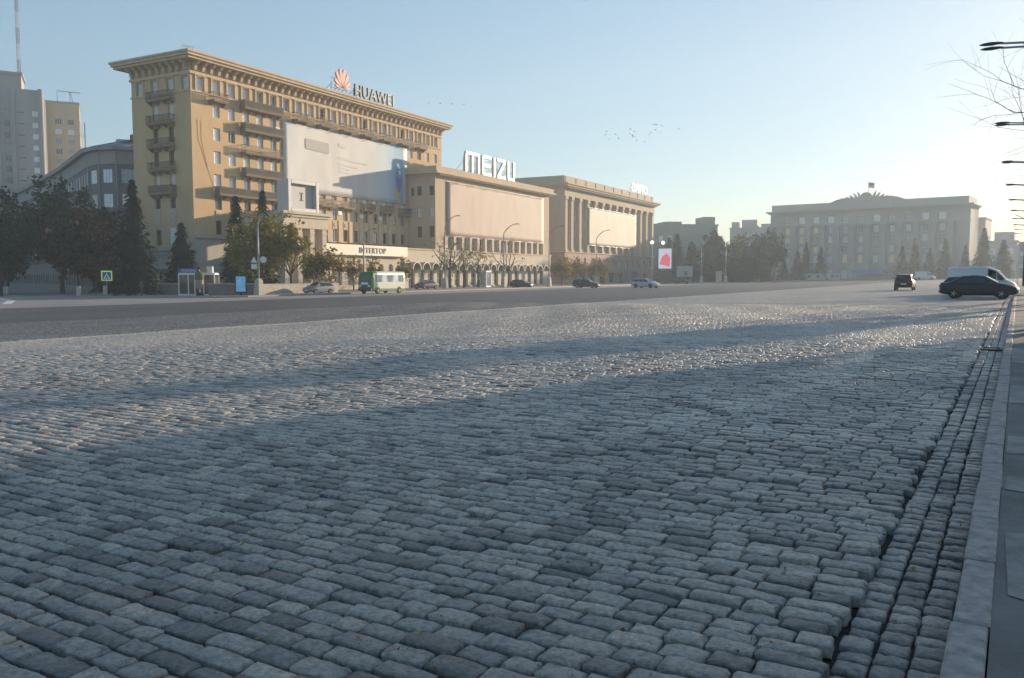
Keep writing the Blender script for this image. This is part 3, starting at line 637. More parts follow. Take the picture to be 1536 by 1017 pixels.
for k in range(n):            # half-barrel awning with a closed back and a pale front rim
    t0, t1 = math.pi * k / n, math.pi * (k + 1) / n
    a, b = (Rw * math.cos(t0), 1.25 * math.sin(t0)), (Rw * math.cos(t1), 1.25 * math.sin(t1))
    awm.cm = 0; awm.face([(.002, a[0], a[1]), (1.15, a[0], a[1]), (1.15, b[0], b[1]), (.002, b[0], b[1])])
    awm.cm = 1; awm.face([(1.152, a[0], a[1]), (1.152, b[0], b[1]), (1.152, b[0] * .91, b[1] * .91), (1.152, a[0] * .91, a[1] * .91)])
awm.cm = 0
for k in range(n):
    t0, t1 = math.pi * k / n, math.pi * (k + 1) / n; awm.face([(.01, 0, 0), (.01, Rw * math.cos(t0), 1.25 * math.sin(t0)), (.01, Rw * math.cos(t1), 1.25 * math.sin(t1))])
aw = awm.mesh('awning', [mk('awning_canvas', (.34, .30, .23), .8, .12, 2), M['white']])
for i, yb in enumerate(AWN):
    window(AR, (-.33, yb, -.3), 0, 1.7, 3.3, 2, 2, 'frame', pick(rr, [('pane_m', 2), ('pane_d', 2), ('pane_c', 1)])); inst('awning', aw, AR, (0, yb, 2.75))
for k in range(17):
    mb = MB(); yb = AWN[k] + 1.38; mb.box(.002, .35, yb - .45, yb + .45, ZG, .1); mb.build('plinth', M['arcade'], AR)
SG = brow('fascia_sign', 'long cream fascia sign with dark letters on the low arcade roof', 'sign', 7.0, 15.0); SG.location.z += 4.75 * KS
MB().box(.16, .8, 0, 20.2, 0, 1.52).build('sign_box', mk('sign_cream', (.72, .66, .53), .5, .04, 1), SG)
tm = text_mesh('lettering', 'INTERTOP', 1.18, M['dark'], .02, .012, 1.05, 1.16); inst('lettering', tm, SG, (.84, 8.1, .36))

# --- cinema block (second banner)
CB = brow('cinema_block', 'square beige block with deep cornice and row of narrow windows under a banner', 'building', 5.6, 46.5)
CL = 44.2; holes = []; wl = []
for k in range(14): yb = 4.6 + 2.72 * k; holes.append((yb - .72, yb + .72, 5.95, 8.6)); wl.append(yb)
facade(CB, 'front_wall', M['meizu'], (0, 0, 0), 0, 0, CL, 5.5, 18.9, holes, .5)
for yb in wl: window(CB, (-.48, yb, 5.95), 0, 1.44, 2.65, 2, 2, 'frame', pick(rr, [('pane_m', 3), ('pane_d', 2), ('pane_c', 1)]))
for k in range(15): yb = 4.6 + 2.72 * (k - .5); mb = MB(); mb.box(.002, .18, yb - .38, yb + .38, 5.9, 8.7); mb.build('pilaster', M['arcade'], CB)
hs = []; wl = []
for v in (-3.3, -.75):
    for (z, h) in ((15.6, 1.6), (11.9, 1.6), (8.4, 1.9)): hs.append((v - .5, v + .5, z, z + h)); wl.append((v, z, h))
for (z, h) in ((15.6, 1.4), (11.9, 1.4)): hs.append((-5.1, -4.4, z, z + h)); wl.append((-4.75, z, h))
facade(CB, 'side_wall', M['meizu'], (0, 0, 0), -math.pi/2, -5.55, 0, 5.5, 18.9, hs, .3)
for (v, z, h) in wl: window(CB, (v, .28, z), -math.pi/2, 1.0 if v > -4 else .7, h, 2, 1, 'frame' if z == 11.9 else 'frameb', 'pane_c' if z == 11.9 else 'pane_d')
mb = MB(); mb.box(-22, -.55, .5, CL, ZG, 18.88); mb.build('core_wall', M['meizu'], CB)
mb = MB(); mb.box(-.56, -.001, CL - .4, CL - .001, 5.5, 18.88); mb.build('end_wall', M['meizu'], CB)
mb = MB(); mb.box(-22, .35, -.35, CL + .35, 18.901, 19.2).box(-22, 1.2, -1.2, CL + 1.2, 19.201, 19.55).box(-22, .8, -.8, CL + .8, 19.551, 20.45); mb.build('cornice', M['meizu'], CB)
dm = MB(); dm.box(.351, 1.0, -.16, .16, 18.95, 19.2); dme = dm.mesh('dentil', M['hoteltrim'])
for k in range(54): inst('dentil', dme, CB, (0, .4 + .81 * k, 0))
banner('cinema_banner', 'wide faded cream banner covering the beige block with the deep cornice', 5.6, 50.0, 87.8, 8.75, 18.2, 'meizu', 2)

# --- columned block (third banner)
UB = 100.6; AB = brow('columned_block', 'stone block with tall pilasters, dentilled cornice and pink arched base', 'building', 4.0, UB)
BL = 161.6 - UB
PIL = [.9] + [4.2 + 4.62 * k for k in range(12)] + [BL - .9]
holes = []; wl = []
for k in range(12):
    yb = 6.5 + 4.62 * k - 2.3 + .0
    if yb > BL - 1: continue
    yb = 4.2 + 4.62 * k + 2.31
    if yb > BL - 2.4: continue
    for z in (8.6, 12.2, 15.8): 
        if 4 <= k + 1 <= 9 and z == 12.2: continue
        holes.append((yb - .75, yb + .75, z, z + 2.3)); wl.append((yb, z, 2.3))
holes2 = []
facade(AB, 'upper_wall', M['allo'], (0, 0, 0), 0, 0, BL, 7.4, 20.0, holes, .4)
for (yb, z, h) in wl: window(AB, (-.38, yb, z), 0, 1.5, h, 2, 2, 'frameb', pick(rr, [('pane_m', 2), ('pane_d', 4)]))
for yb in PIL: mb = MB(); mb.box(.002, .75, yb - .6, yb + .6, 7.6, 19.2).box(.002, .95, yb - .8, yb + .8, 7.41, 7.9).box(.002, .95, yb - .75, yb + .75, 19.201, 19.99); mb.build('pilaster', M['allo'], AB)
bh = []
for k in range(12):
    yb = 4.2 + 4.62 * k + 2.31
    if yb > BL - 2: continue
    bh.append((yb - .8, yb + .8, 3.9, 6.2))
bh2 = [(8 + 6.2 * k, 11.6 + 6.2 * k, -.5, 2.6) for k in range(8)]
facade(AB, 'base_wall', M['allobase'], (.9, 0, 0), 0, -.3, BL + .3, ZG, 7.2, bh + bh2, .45)
ah = MB()
for k in range(10):
    t0, t1 = math.pi * k / 10, math.pi * (k + 1) / 10
    ah.prism([(.8 * math.cos(t0), .8 * math.sin(t0)), (.801 * math.cos(t0), .82), (.801 * math.cos(t1), .82), (.8 * math.cos(t1), .8 * math.sin(t1))], lambda p: (-.4, p[0], p[1]), lambda p: (-.003, p[0], p[1]))
ahm = ah.mesh('arch_head', M['allobase'])
for (a, b, c, d) in bh: window(AB, (.48, (a + b) / 2, c), 0, 1.6, 2.3, 2, 2, 'frame', pick(rr, [('pane_w', 2), ('pane_m', 1)])); inst('arch_head', ahm, AB, (.9, (a + b) / 2, 5.39))
for i, (a, b, c, d) in enumerate(bh2): window(AB, (.48, (a + b) / 2, c), 0, 3.6, 3.1, 3, 1, 'frameb', 'pane_d')
mb = MB(); mb.box(-13, -.45, .4, BL, ZG, 22).box(-13, .44, .35, BL, ZG, 7.2); mb.build('core_wall', M['allo'], AB)
mb = MB(); mb.box(-13, .6, .002, .39, 7.4, 20.0); mb.build('side_wall', M['allo'], AB)
mb = MB(); mb.box(-13, .9, -.3, .001, ZG, 7.2); mb.build('base_side_wall', M['allobase'], AB)
mb = MB(); mb.box(-13, 1.15, -.55, BL + .55, 7.201, 7.4); mb.build('ledge', M['hoteltrim'], AB)
mb = MB(); mb.box(-13, .8, -.2, BL + .2, 20.001, 21.6).box(-13, 1.0, -.4, BL + .4, 21.601, 22.1).box(-13, 2.0, -1.4, BL + 1.4, 22.101, 22.5).box(-13, 2.3, -1.7, BL + 1.7, 22.501, 22.85); mb.build('cornice', M['allo'], AB)
mb = MB(); mb.box(-13, .5, .1, BL - .1, 22.851, 24.6); mb.build('parapet', M['allo'], AB)
dm = MB(); dm.box(1.001, 1.75, -.2, .2, 21.7, 22.1); dme2 = dm.mesh('dentil', M['allo'])
for k in range(68): inst('dentil', dme2, AB, (0, .3 + .9 * k, 0))
pm_ = MB(); pm_.box(.501, .62, -.35, .35, 22.86, 24.5); pme = pm_.mesh('parapet_pier', M['allo'])
for k in range(11): inst('parapet_pier', pme, AB, (0, 1 + 5.88 * k, 0))
mb = MB(); mb.box(.95, 2.2, 38.5, 45, 2.9, 3.3).box(.95, 2.0, 38.8, 39.5, ZG, 2.9).box(.95, 2.0, 44.0, 44.7, ZG, 2.9); mb.build('door_porch', mk('porch_blue', (.22, .27, .31), .7, .1, 1), AB)
banner('columned_banner', 'plain cream banner hung between the tall pilasters of the pink based block', 4.75, 113.6, 146.5, 9.2, 18.3, 'allo', 4)

# --- rooftop letter signs
def struts(parent, w, h, n, back, z0=0, mat='dark'):
    for k in range(n):
        y = w * k / (n - 1); MB().tube([(0, y, z0 - .2), (0, y, h)], .045, 4).build('post', M[mat], parent); MB().tube([(0, y, h * .8), (-back, y, z0 - .2)], .04, 4).build('strut', M[mat], parent)
S1 = brow('rooftop_sign', 'dark rooftop letters with a pink petal emblem above the hotel cornice', 'sign', .9, 25.6); S1.location.z += 29.35 * KS
struts(S1, 14, 1.7, 9, 2.6)
for s in (.8, 2.3): MB().tube([(-.05, -.2, s), (-.05, 14.4, s)], .04, 4).build('crossbar', M['dark'], S1)
m_pet = mk('petal_pink', (.58, .27, .23), .5, .06, 2)
def petal(c, ang, ln, wd):
    pts = []
    for t in (0, .2, .4, .6, .78, .9, .97): pts.append((t * ln, -wd * math.sin(math.pi * min(1, t ** 1.4 * .78 + .02))))
    for t in (1, .97, .9, .78, .6, .4, .2): pts.append((t * ln, wd * math.sin(math.pi * min(1, t ** 1.4 * .78 + .02)) if t < 1 else 0))
    ca, sa = math.cos(ang), math.sin(ang)
    q = [(c[0] + p[0] * ca - p[1] * sa, c[1] + p[0] * sa + p[1] * ca) for p in pts]
    MB().prism(q, lambda p: (.06, p[0], p[1]), lambda p: (.34, p[0], p[1])).build('petal', m_pet, S1)
for a, ln, wd in ((12, 1.45, .22), (36, 2.0, .33), (60, 2.6, .40), (81, 3.0, .40), (99, 3.0, .40), (120, 2.6, .40), (144, 2.0, .33), (168, 1.45, .22)):
    petal((2.3 + .35 * math.cos(R(a)), .9 + .25 * math.sin(R(a))), R(a), ln * .93, wd * .80)
tm = text_mesh('letters', 'HUAWEI', 2.55, M['dark'], .16, .02, .99); inst('letters', tm, S1, (.12, 5.2, .55))
S2 = brow('rooftop_sign', 'large white squared rooftop letters above the beige block', 'sign', 5.0, 56.6); S2.location.z += 20.46 * KS
struts(S2, 18.6, 2.6, 10, 2.6, 0, 'steel')
for s in (.5, 1.8, 3.1): MB().tube([(-.05, 0, s), (-.05, 18.8, s)], .04, 4).build('crossbar', M['steel'], S2)
def strokes(parent, boxes, name='letter'):
    mb = MB(); 
    for b in boxes: mb.box(.06, .5, b[0], b[1], b[2], b[3])
    o = mb.build(name, M['signwhite'], parent); return o
t = .52; z0, z1 = .15, 3.9
strokes(S2, [(0, t, z0, z1 - t), (2.2, 2.2 + t, z0, z1 - t), (4.4, 4.4 + t, z0, z1 - t), (.2, 4.8, z1 - t, z1)])
strokes(S2, [(6.0, 6.0 + t, z0 + .2, z1 - .2), (6.2, 9.3, z1 - t, z1), (6.0 + t, 9.1, (z0 + z1) / 2 - .3, (z0 + z1) / 2 + .3), (6.2, 9.4, z0, z0 + t)])
strokes(S2, [(10.3, 10.3 + t, z0, z1)])
zl = MB(); zl.box(.06, .5, 11.7, 15.0, z1 - t, z1); zl.box(.06, .5, 11.7, 15.0, z0, z0 + t); zl.prism([(11.75, z0 + t), (12.6, z0 + t), (14.95, z1 - t), (14.1, z1 - t)], lambda p: (.06, *p), lambda p: (.5, *p)); zl.build('letter', M['signwhite'], S2)
strokes(S2, [(15.8, 15.8 + t, z0 + .3, z1), (18.2, 18.2 + t, z0 + .3, z1), (16.0, 18.7, z0, z0 + t)])
S3 = brow('rooftop_sign', 'small bold white rooftop letters above the columned stone block', 'sign', 3.9, 144.6); S3.location.z += 24.6 * KS
struts(S3, 10.6, 1.2, 6, 2.0, 0, 'steel')
tm = text_mesh('letters', 'алло', 3.9, M['signwhite'], .12, .035, 1.35); inst('letters', tm, S3, (.1, .2, .45))

# roof aerials
def aerial(label, x, v, u, z, h):
    a = brow('roof_aerial', label, 'aerial', v, u); a.location.z += z * KS
    MB().tube([(0, 0, -.1), (0, 0, h)], .03, 5).build('mast', M['dark'], a)
    for k in range(5): MB().tube([(0, -.9 + .4 * k, h - .1), (.0, -.9 + .4 * k + .02, h + .3)], .025, 4).build('element', M['dark'], a)
    MB().tube([(0, -1.1, h - .1 + .0), (0, 1.2, h + .35)], .025, 4).build('boom', M['dark'], a)
aerial('thin dark television aerial on the hotel roof corner', 0, -2.5, 2.0, 29.55, 1.4)

# ------------------------------------------------------------------ grey curved building on the side street
GP = [(-118, 95), (-125, 89.2), (-127.2, 86.4), (-130.2, 85.4), (-134.5, 86.3), (-145, 91), (-163, 99), (-200.5, 114), (-252, 133.5), (-330, 162)]
GB = root('grey_corner_building', 'grey four storey building curving round the corner behind the spruces', 'building', (-130, 86, gz(-130, 86) - .2), 0)
GT = 24.2
def seg_frames(pts):
    for a, b in zip(pts[1:], pts[:-1]):     # walk so that outward faces the street
        a = Vector((*a, 0)); b = Vector((*b, 0)); d = b - a; yield a - Vector((-130, 86, 0)), d.length, math.atan2(d.y, d.x) - math.pi / 2
rg = random.Random(5)
wt_me = {}
for (p, L, rz) in seg_frames(GP):
    n = max(1, int(round(L / 3.1))); hs = []; wl = []; w = 2.0 if L > 8 else (L * .55 if L < 5 else 2.0)
    if L < 6: n = 1
    for i in range(n):
        yb = L * (i + .5) / n
        for z in (1.2, 5.6, 9.9, 14.2, 18.2): hs.append((yb - w/2, yb + w/2, z, z + 2.2)); wl.append((yb, z))
    facade(GB, 'wall', M['grey'], p, rz, 0, L, -1.5, 21.2, hs, .12)
    cz, sz = math.cos(rz), math.sin(rz)
    for (yb, z) in wl:
        q = p + Vector((-.09 * cz - yb * sz, -.09 * sz + yb * cz, z)); window(GB, q, rz, w, 2.2, 3 if w > 1.6 else 2, 1, 'frame' if z > 9 else 'frameb', 'pane_d' if z < 9 else pick(rg, [('pane_m', 2), ('pane_c', 4), ('pane_w', 4), ('pane_d', 1)]))
    mb = MB(); mb.box(-6, .10, -.05, L + .05, 21.201, 23.4); mb.build('frieze', M['greytrim'], GB, loc=p, rz=rz)
    mb = MB(); mb.box(-6, .9, -.2, L + .2, 23.401, 24.0); mb.build('cornice', M['greytrim'], GB, loc=p, rz=rz)
    mb = MB(); mb.face([(1.0, -.2, 24.02), (1.0, L + .2, 24.02), (-7, L + .2, 26.2), (-7, -.2, 26.2)]); mb.build('roof', M['roofm'], GB, loc=p, rz=rz)
    mb = MB(); mb.box(-6, -.4, 0, L, -1.5, 23.3); mb.build('core_wall', M['grey'], GB, loc=p, rz=rz)
    MB().tube([(.12, .1, -1), (.12, .1, 23.3)], .08, 6).build('downpipe', M['steel'], GB, loc=p, rz=rz)
mb = MB(); mb.box(-.9, .9, -.7, .7, 23, 27.2); mb.build('chimney', mk('red_brick', (.25, .09, .06), .85, .15, 3), GB, loc=(-1.5, 7.5, 0))

# ------------------------------------------------------------------ far towers
BT = root('concrete_tower', 'grey concrete tower with vertical ribs far behind the corner building', 'building', (-283, 152, gz(-283, 152)), R(-33))
# local x outward (towards the square), y to the right
def tower_facade(parent, y0, y1, zt, cols, rows, w, h, mat, pm, fm='frame', nx=2):
    hs = [(c - w/2, c + w/2, z, z + h) for c in cols for z in rows]
    facade(parent, 'front_wall', mat, (0, 0, 0), 0, y0, y1, -2, zt, hs, .3)
    for c in cols:
        for z in rows: window(parent, (-.28, c, z), 0, w, h, nx, 1, fm, pick(rg, pm), .09)
rows = [19.5 + 3.65 * k for k in range(11)]
hs = [(c - .85, c + .85, z, z + 1.8) for c in (-17.5, -9.5, 2.0, 9.9) for z in rows] + [(c - 1.0, c + 1.0, z + .9, z + 1.25) for c in (-13.5, -5.5, 5.9) for z in rows]
facade(BT, 'front_wall', M['concrete'], (0, 0, 0), 0, -22, 12.2, -2, 64.5, hs, .3)
for z in rows:
    for c in (-17.5, -9.5, 2.0, 9.9): window(BT, (-.28, c, z), 0, 1.7, 1.8, 2, 1, 'frameb' if c != 9.9 else 'frame', pick(rg, [('pane_m', 4), ('pane_d', 3)] if c != 9.9 else [('pane_w', 5), ('pane_c', 2)]), .09)
    for c in (-13.5, -5.5, 5.9): window(BT, (-.28, c, z + .9), 0, 2.0, .35, 2, 1, 'frameb', 'pane_d', .05)
mb = MB(); mb.box(-20, -.35, -22, 12.2, -2, 64.4).box(-20, -.32, 11.85, 12.2, -2, 64.4); mb.build('core_wall', M['concrete'], BT)
for yb in (-21, -15.4, -7.4, -.6, 3.7, 11.5): mb = MB(); mb.box(.002, .8, yb - .55, yb + .55, -2, 64.8); mb.build('rib', M['concrete'], BT)
mb = MB(); mb.box(-16, -3, -22, 6.2, 64.5, 69.5).box(-16.5, -2.5, -22, 6.7, 69.51, 70.3); mb.build('plant_room', M['concrete'], BT)
YT = root('yellow_tower', 'yellow panel tower block beside the grey concrete tower', 'building', (-301, 175, gz(-301, 175)), R(-34))
rows = [20 + 3.5 * k for k in range(12)]
tower_facade(YT, -2, 13.0, 66, [1.0, 6.2, 10.2], rows, 2.2, 1.9, M['yellow'], [('pane_m', 4), ('pane_d', 1), ('pane_w', 3)], nx=3)
mb = MB(); mb.box(-14, -.35, -2, 13, -2, 65.9).box(-14, -.32, 12.6, 13, -2, 65.9); mb.build('core_wall', M['yellow'], YT)
mb = MB(); mb.box(-14, .2, -2.2, 13.2, 66.001, 66.6); mb.build('parapet', M['concrete'], YT)
mb = MB(); mb.box(.002, .5, 3.4, 4.2, -2, 66); mb.build('rib', mk('yellow_rib', (.56, .42, .22), .85, .06, .3), YT)
m_redp = mk('red_lattice', (.30, .06, .05), .6, .1, 2)
mb = MB()
for z in range(10, 60, 5): mb.box(-2, -1.9, 13.0, 14.6, z, z + .15).box(-2, -1.9, 13, 14.6, z + .8, z + .9)
mb.box(-2.1, -1.9, 14.4, 14.7, 4, 60); mb.build('fire_ladder', m_redp, YT)
RF = root('roof_frame', 'thin dark steel frame standing on the yellow tower roof', 'steel frame', YT.matrix_basis @ Vector((-3, 6, 66.6)), R(-34))
mb = MB().tube([(0, 0, -.2), (0, 0, 4.2), (0, 7.5, 4.0)], .12, 4); mb.tube([(0, 4.2, -.2), (0, 4.0, 4)], .12, 4); mb.tube([(0, 5.2, -.2), (0, 4.2, 4)], .12, 4); mb.build('bar', M['dark'], RF)
MA = root('lattice_mast', 'tall red and white lattice mast on the concrete tower roof', 'mast', BT.matrix_basis @ Vector((-8, 5.4, 70.3)), R(-33))
mwh = mk('mast_white', (.6, .6, .6), .6, 0)
for s in range(7):
    mb = MB(); z0, z1 = 5.2 * s, 5.2 * (s + 1); r = .55
    c = [(r, 0), (-r * .5, r * .87), (-r * .5, -r * .87)]
    for k in range(3):
        a, b = c[k], c[(k + 1) % 3]; mb.tube([(*a, z0), (*a, z1)], .09, 4)
        for q in range(4): za = z0 + 1.3 * q; mb.tube([(*a, za), (*b, za + 1.3)], .05, 3); mb.tube([(*a, za), (*b, za)], .05, 3)
    mb.build('mast_section', m_redp if s % 2 == 0 else mwh, MA)

# ------------------------------------------------------------------ administration building
ADp = Vector((-88.0, 349.5, .1)); ADr = R(-96.73)
AD = root('administration_building', 'long pale administration building with pilasters and crowned attic at the end of the square', 'building', ADp, ADr)
AL = 72.1; YC = [6.9 + 5.62 * i for i in range(11)]
holes = []; wl = []
for i, yb in enumerate(YC):
    for (z, h, w) in ((22.3, 2.6, 2.5), (18.3, 2.5, 1.9), (14.6, 2.5, 1.9), (10.9, 2.5, 1.9), (6.8, 3.0, 1.9), (.8, 3.6, 2.1)): holes.append((yb - w/2, yb + w/2, z, z + h)); wl.append((i, yb, z, h, w))
facade(AD, 'front_wall', M['admin'], (0, 0, 0), 0, 0, AL, -1.2, 26.4, holes, .7)
for (i, yb, z, h, w) in wl:
    lit = (i < 3 and 10 < z < 20 and rg.random() < .65) or (3 < i < 8 and z < 12 and rg.random() < .4)
    window(AD, (-.68, yb, z), 0, w, h, 3 if w > 2 else 2, 2, 'frame', 'pane_lit' if lit else pick(rg, [('pane_m', 3), ('pane_c', 4), ('pane_w', 2)]), .16)
mb = MB(); mb.box(-16, -.75, 0, AL, -1.2, 26.4).box(-16, -.005, AL - .7, AL, -1.2, 26.39).box(-.74, -.005, .005, .7, -1.2, 26.38); mb.build('core_wall', M['admin'], AD)
for i in range(12):
    yb = 6.9 + 5.62 * (i - .5); mb = MB(); mb.box(.002, 1.1, yb - 1.0, yb + 1.0, .5, 20.6).box(.002, 1.4, yb - 1.3, yb + 1.3, -1.2, .5).box(.002, 1.35, yb - 1.2, yb + 1.2, 20.601, 21.3); mb.build('pilaster', M['admin'], AD)
mb = MB(); mb.box(.002, .9, .3, 1.8, -1.2, 21.3).box(.002, .9, AL - 3.2, AL - .2, -1.2, 21.3); mb.build('corner_pier', M['admin'], AD)
mb = MB(); mb.box(-16, 1.2, -.5, AL + .5, 26.401, 26.9).box(-16, 2.0, -1.3, AL + 1.3, 26.901, 27.4).box(.002, 1.0, -.3, AL + .3, 21.301, 22.0); mb.build('cornice', M['admin'], AD)
mb = MB(); mb.box(-16, .4, .6, AL - .6, 27.401, 30.0); mb.build('attic', M['admin'], AD)
mb = MB(); mb.box(-4, .9, 27.5, 46.5, 27.402, 31.4); mb.prism([(23.5, 30.0), (27.49, 30.0), (27.49, 31.2), (26, 31)], lambda p: (-3, *p), lambda p: (.3, *p)).prism([(50.5, 30.0), (46.51, 30.0), (46.51, 31.2), (48, 31)], lambda p: (-3, *p), lambda p: (.3, *p)); mb.build('attic_centre', M['admin'], AD)
mb = MB()
for k, a in enumerate((-64, -50, -36, -24, 24, 36, 50, 64)):
    c = (37 + (5.5 if a > 0 else -5.5) * (abs(a) / 64), 30.6); ln = 4.0 - abs(a) * .022; d = (math.sin(R(a)), math.cos(R(a))); n = (d[1] * .55, -d[0] * .55)
    mb.prism([(c[0] - n[0], c[1] - n[1]), (c[0] + n[0], c[1] + n[1]), (c[0] + d[0] * ln * .6 + n[0] * .9, c[1] + d[1] * ln * .6 + n[1] * .9), (c[0] + d[0] * ln, c[1] + d[1] * ln)], lambda p, k=k: (.2 + .03 * k, *p), lambda p, k=k: (.93 + .03 * k, *p))
mb.prism([(37 + 2.1 * math.cos(t), 31.6 + 1.6 * math.sin(t)) for t in [math.pi * 2 * k / 14 for k in range(14)]], lambda p: (.15, *p), lambda p: (1.3, *p)); mb.build('crest', M['admin'], AD)
mb = MB(); mb.box(.002, 6, 20, 54, -1.2, -.2).box(.002, 4.5, 22, 52, -.2, .3); mb.build('step', M['admin'], AD)
FL = root('flag_pole', 'blue and yellow flag on a pole above the administration building crest', 'flag', AD.matrix_basis @ Vector((-1.5, 37, 31.2)), ADr)
MB().tube([(0, 0, -.1), (0, 0, 6.2)], .09, 5).build('pole', M['steel'], FL)
for k, (c, nm) in enumerate((((.55, .42, .06), 'yellow'), ((.05, .12, .32), 'blue'))):
    z = 3.9 + 1.0 * k; pts = [(0.1, 0.1), (.3, .8), (-.1, 1.5), (.2, 2.2)]; mb = MB()
    for a, b in zip(pts[:-1], pts[1:]): mb.face([(a[0], a[1], z - a[1] * .2), (b[0], b[1], z - b[1] * .2), (b[0], b[1], z + .99 - b[1] * .2), (a[0], a[1], z + .99 - a[1] * .2)])
    mb.build('flag_cloth', mk('flag_' + nm, c, .7, 0), FL)

# ------------------------------------------------------------------ further background buildings
def block(name, label, loc, rz, w, d, h, mat, cols, rowsz, ww, wh, roofbits=()):
    b = root(name, label, 'building', loc, rz)
    hs = [(c - ww/2, c + ww/2, z, z + wh) for c in cols for z in rowsz]
    facade(b, 'front_wall', mat, (0, 0, 0), 0, 0, w, -2, h, hs, .3)
    for c in cols:
        for z in rowsz: window(b, (-.28, c, z), 0, ww, wh, 2, 1, 'frame', pick(rg, [('pane_m', 3), ('pane_c', 2), ('pane_d', 1)]), .12)
    mb = MB(); mb.box(-d, -.35, 0, w, -2, h - .01).box(-.36, -.003, 0.002, .3, -2, h - .012).box(-.36, -.003, w - .3, w - .002, -2, h - .012); mb.build('core_wall', mat, b)
    mb = MB(); mb.box(-d - .3, .35, -.3, w + .3, h, h + .5); mb.build('cornice', mat, b)
    for q in roofbits: mb = MB(); mb.box(*q); mb.build('roof_house', mat, b)
    return b
block('green_gabled_building', 'grey green building with plain firewall beyond the columned block', (-117.5, 297, -.6), R(-50), 25, 16, 21.2, mk('grey_green_render', (.24, .27, .25), .85, .1, .3), [3, 6.4], [5, 10, 15], 1.6, 2.4, [(-11, -2, 20.5, 24.8, 21.71, 24.6), (-14, -3, 6, 12, 21.71, 22.8)])
block('white_stepped_building', 'pale stepped apartment building above the trees beside the administration building', (-111, 371, -1.0), R(-84), 17.5, 14, 23.5, M['bg2'], [1.6 + 2.85 * k for k in range(6)], [9, 12.4, 15.8, 19.2], 1.2, 1.5, [(-10, -1, .5, 3.2, 24.01, 26.6), (-9, -.6, 5, 11.5, 24.01, 27.4), (-10, -2, 13, 17, 24.01, 25.6)])
block('low_far_building', 'small dark roofed building between the two distant apartment blocks', (-134, 352, 0), R(-84), 14, 10, 16.5, M['bg1'], [3, 7, 11], [10], 1.2, 1.6)
block('tall_slab_building', 'plain grey slab building just past the administration building end', (-20.6, 385, 1), R(-96), 7.5, 16, 23.5, M['bg1'], [2, 5], [5, 9, 13, 17], 1.2, 1.6)
block('glass_fronted_building', 'modern building with open upper storey at the far end of the kerb', (-12.5, 392, 1), R(-96), 10.5, 14, 14.5, M['bg2'], [2, 5, 8], [4, 9.5], 2.2, 2.6, [(-9, -3, 2, 9, 15.01, 18.5)])
block('long_low_building', 'long low grey building behind the row of street lamps', (-2.4, 400, 1), R(-96), 34, 14, 14.0, M['bg1'], [2 + 4 * k for k in range(8)], [4, 9], 2, 1.8)
block('park_side_building', 'grey block closing the street beyond the columned block', (-118, 255, -.6), R(-10), 20, 14, 14, M['bg1'], [2.5 + 3 * k for k in range(6)], [3, 7, 10.5], 1.4, 1.9)

# ------------------------------------------------------------------ trees
def leaf_quads(cent, size, r_, jitter=.35):
    n = len(cent); a = r_.normal(size=(n, 3)); a /= np.linalg.norm(a, axis=1)[:, None]; b = np.cross(a, r_.normal(size=(n, 3))); b /= np.linalg.norm(b, axis=1)[:, None]
    s = size * r_.uniform(.6, 1.3, n)[:, None]; a = a * s; b = b * s * .7
    return np.stack([cent - a, cent - b * .9, cent + a, cent + b * .9], 1).reshape(-1, 3)
def grow(mb, p, d, L, r, lev, maxlev, rnd, tips, spread=.7, upw=.25, kids=(2, 4), taper=.62, segs=3, n0=7):
    pts = [p]; rad = [r]; q = p.copy(); dd = d.copy()
    for s in range(segs):
        dd = (dd + Vector((rnd.gauss(0, .16), rnd.gauss(0, .16), rnd.gauss(0, .1) + upw * .12))).normalized(); q = q + dd * (L / segs); pts.append(q.copy()); rad.append(r * (1 - (1 - taper) * (s + 1) / segs))
    mb.tube(pts, rad, max(3, n0 - lev * 2), cap=False)
    if lev >= maxlev: tips.append(q); tips.append(pts[-2]); return
    for k in range(rnd.randint(*kids)):
        t = rnd.uniform(.45, 1.0) if k else 1.0; i = min(segs - 1, int(t * segs)); base = pts[i].lerp(pts[i + 1], t * segs - i) if t < 1 else pts[-1]
        az = rnd.uniform(0, 6.283); side = dd.orthogonal().normalized(); side = Matrix.Rotation(az, 3, dd) @ side
        nd = (dd * (1 - spread * .5) + side * spread * rnd.uniform(.6, 1.2) + Vector((0, 0, upw))).normalized()
        grow(mb, base, nd, L * rnd.uniform(.58, .82), rad[-1] * rnd.uniform(.6, .9), lev + 1, maxlev, rnd, tips, spread, upw, kids, taper, segs, n0)
TREES = {}
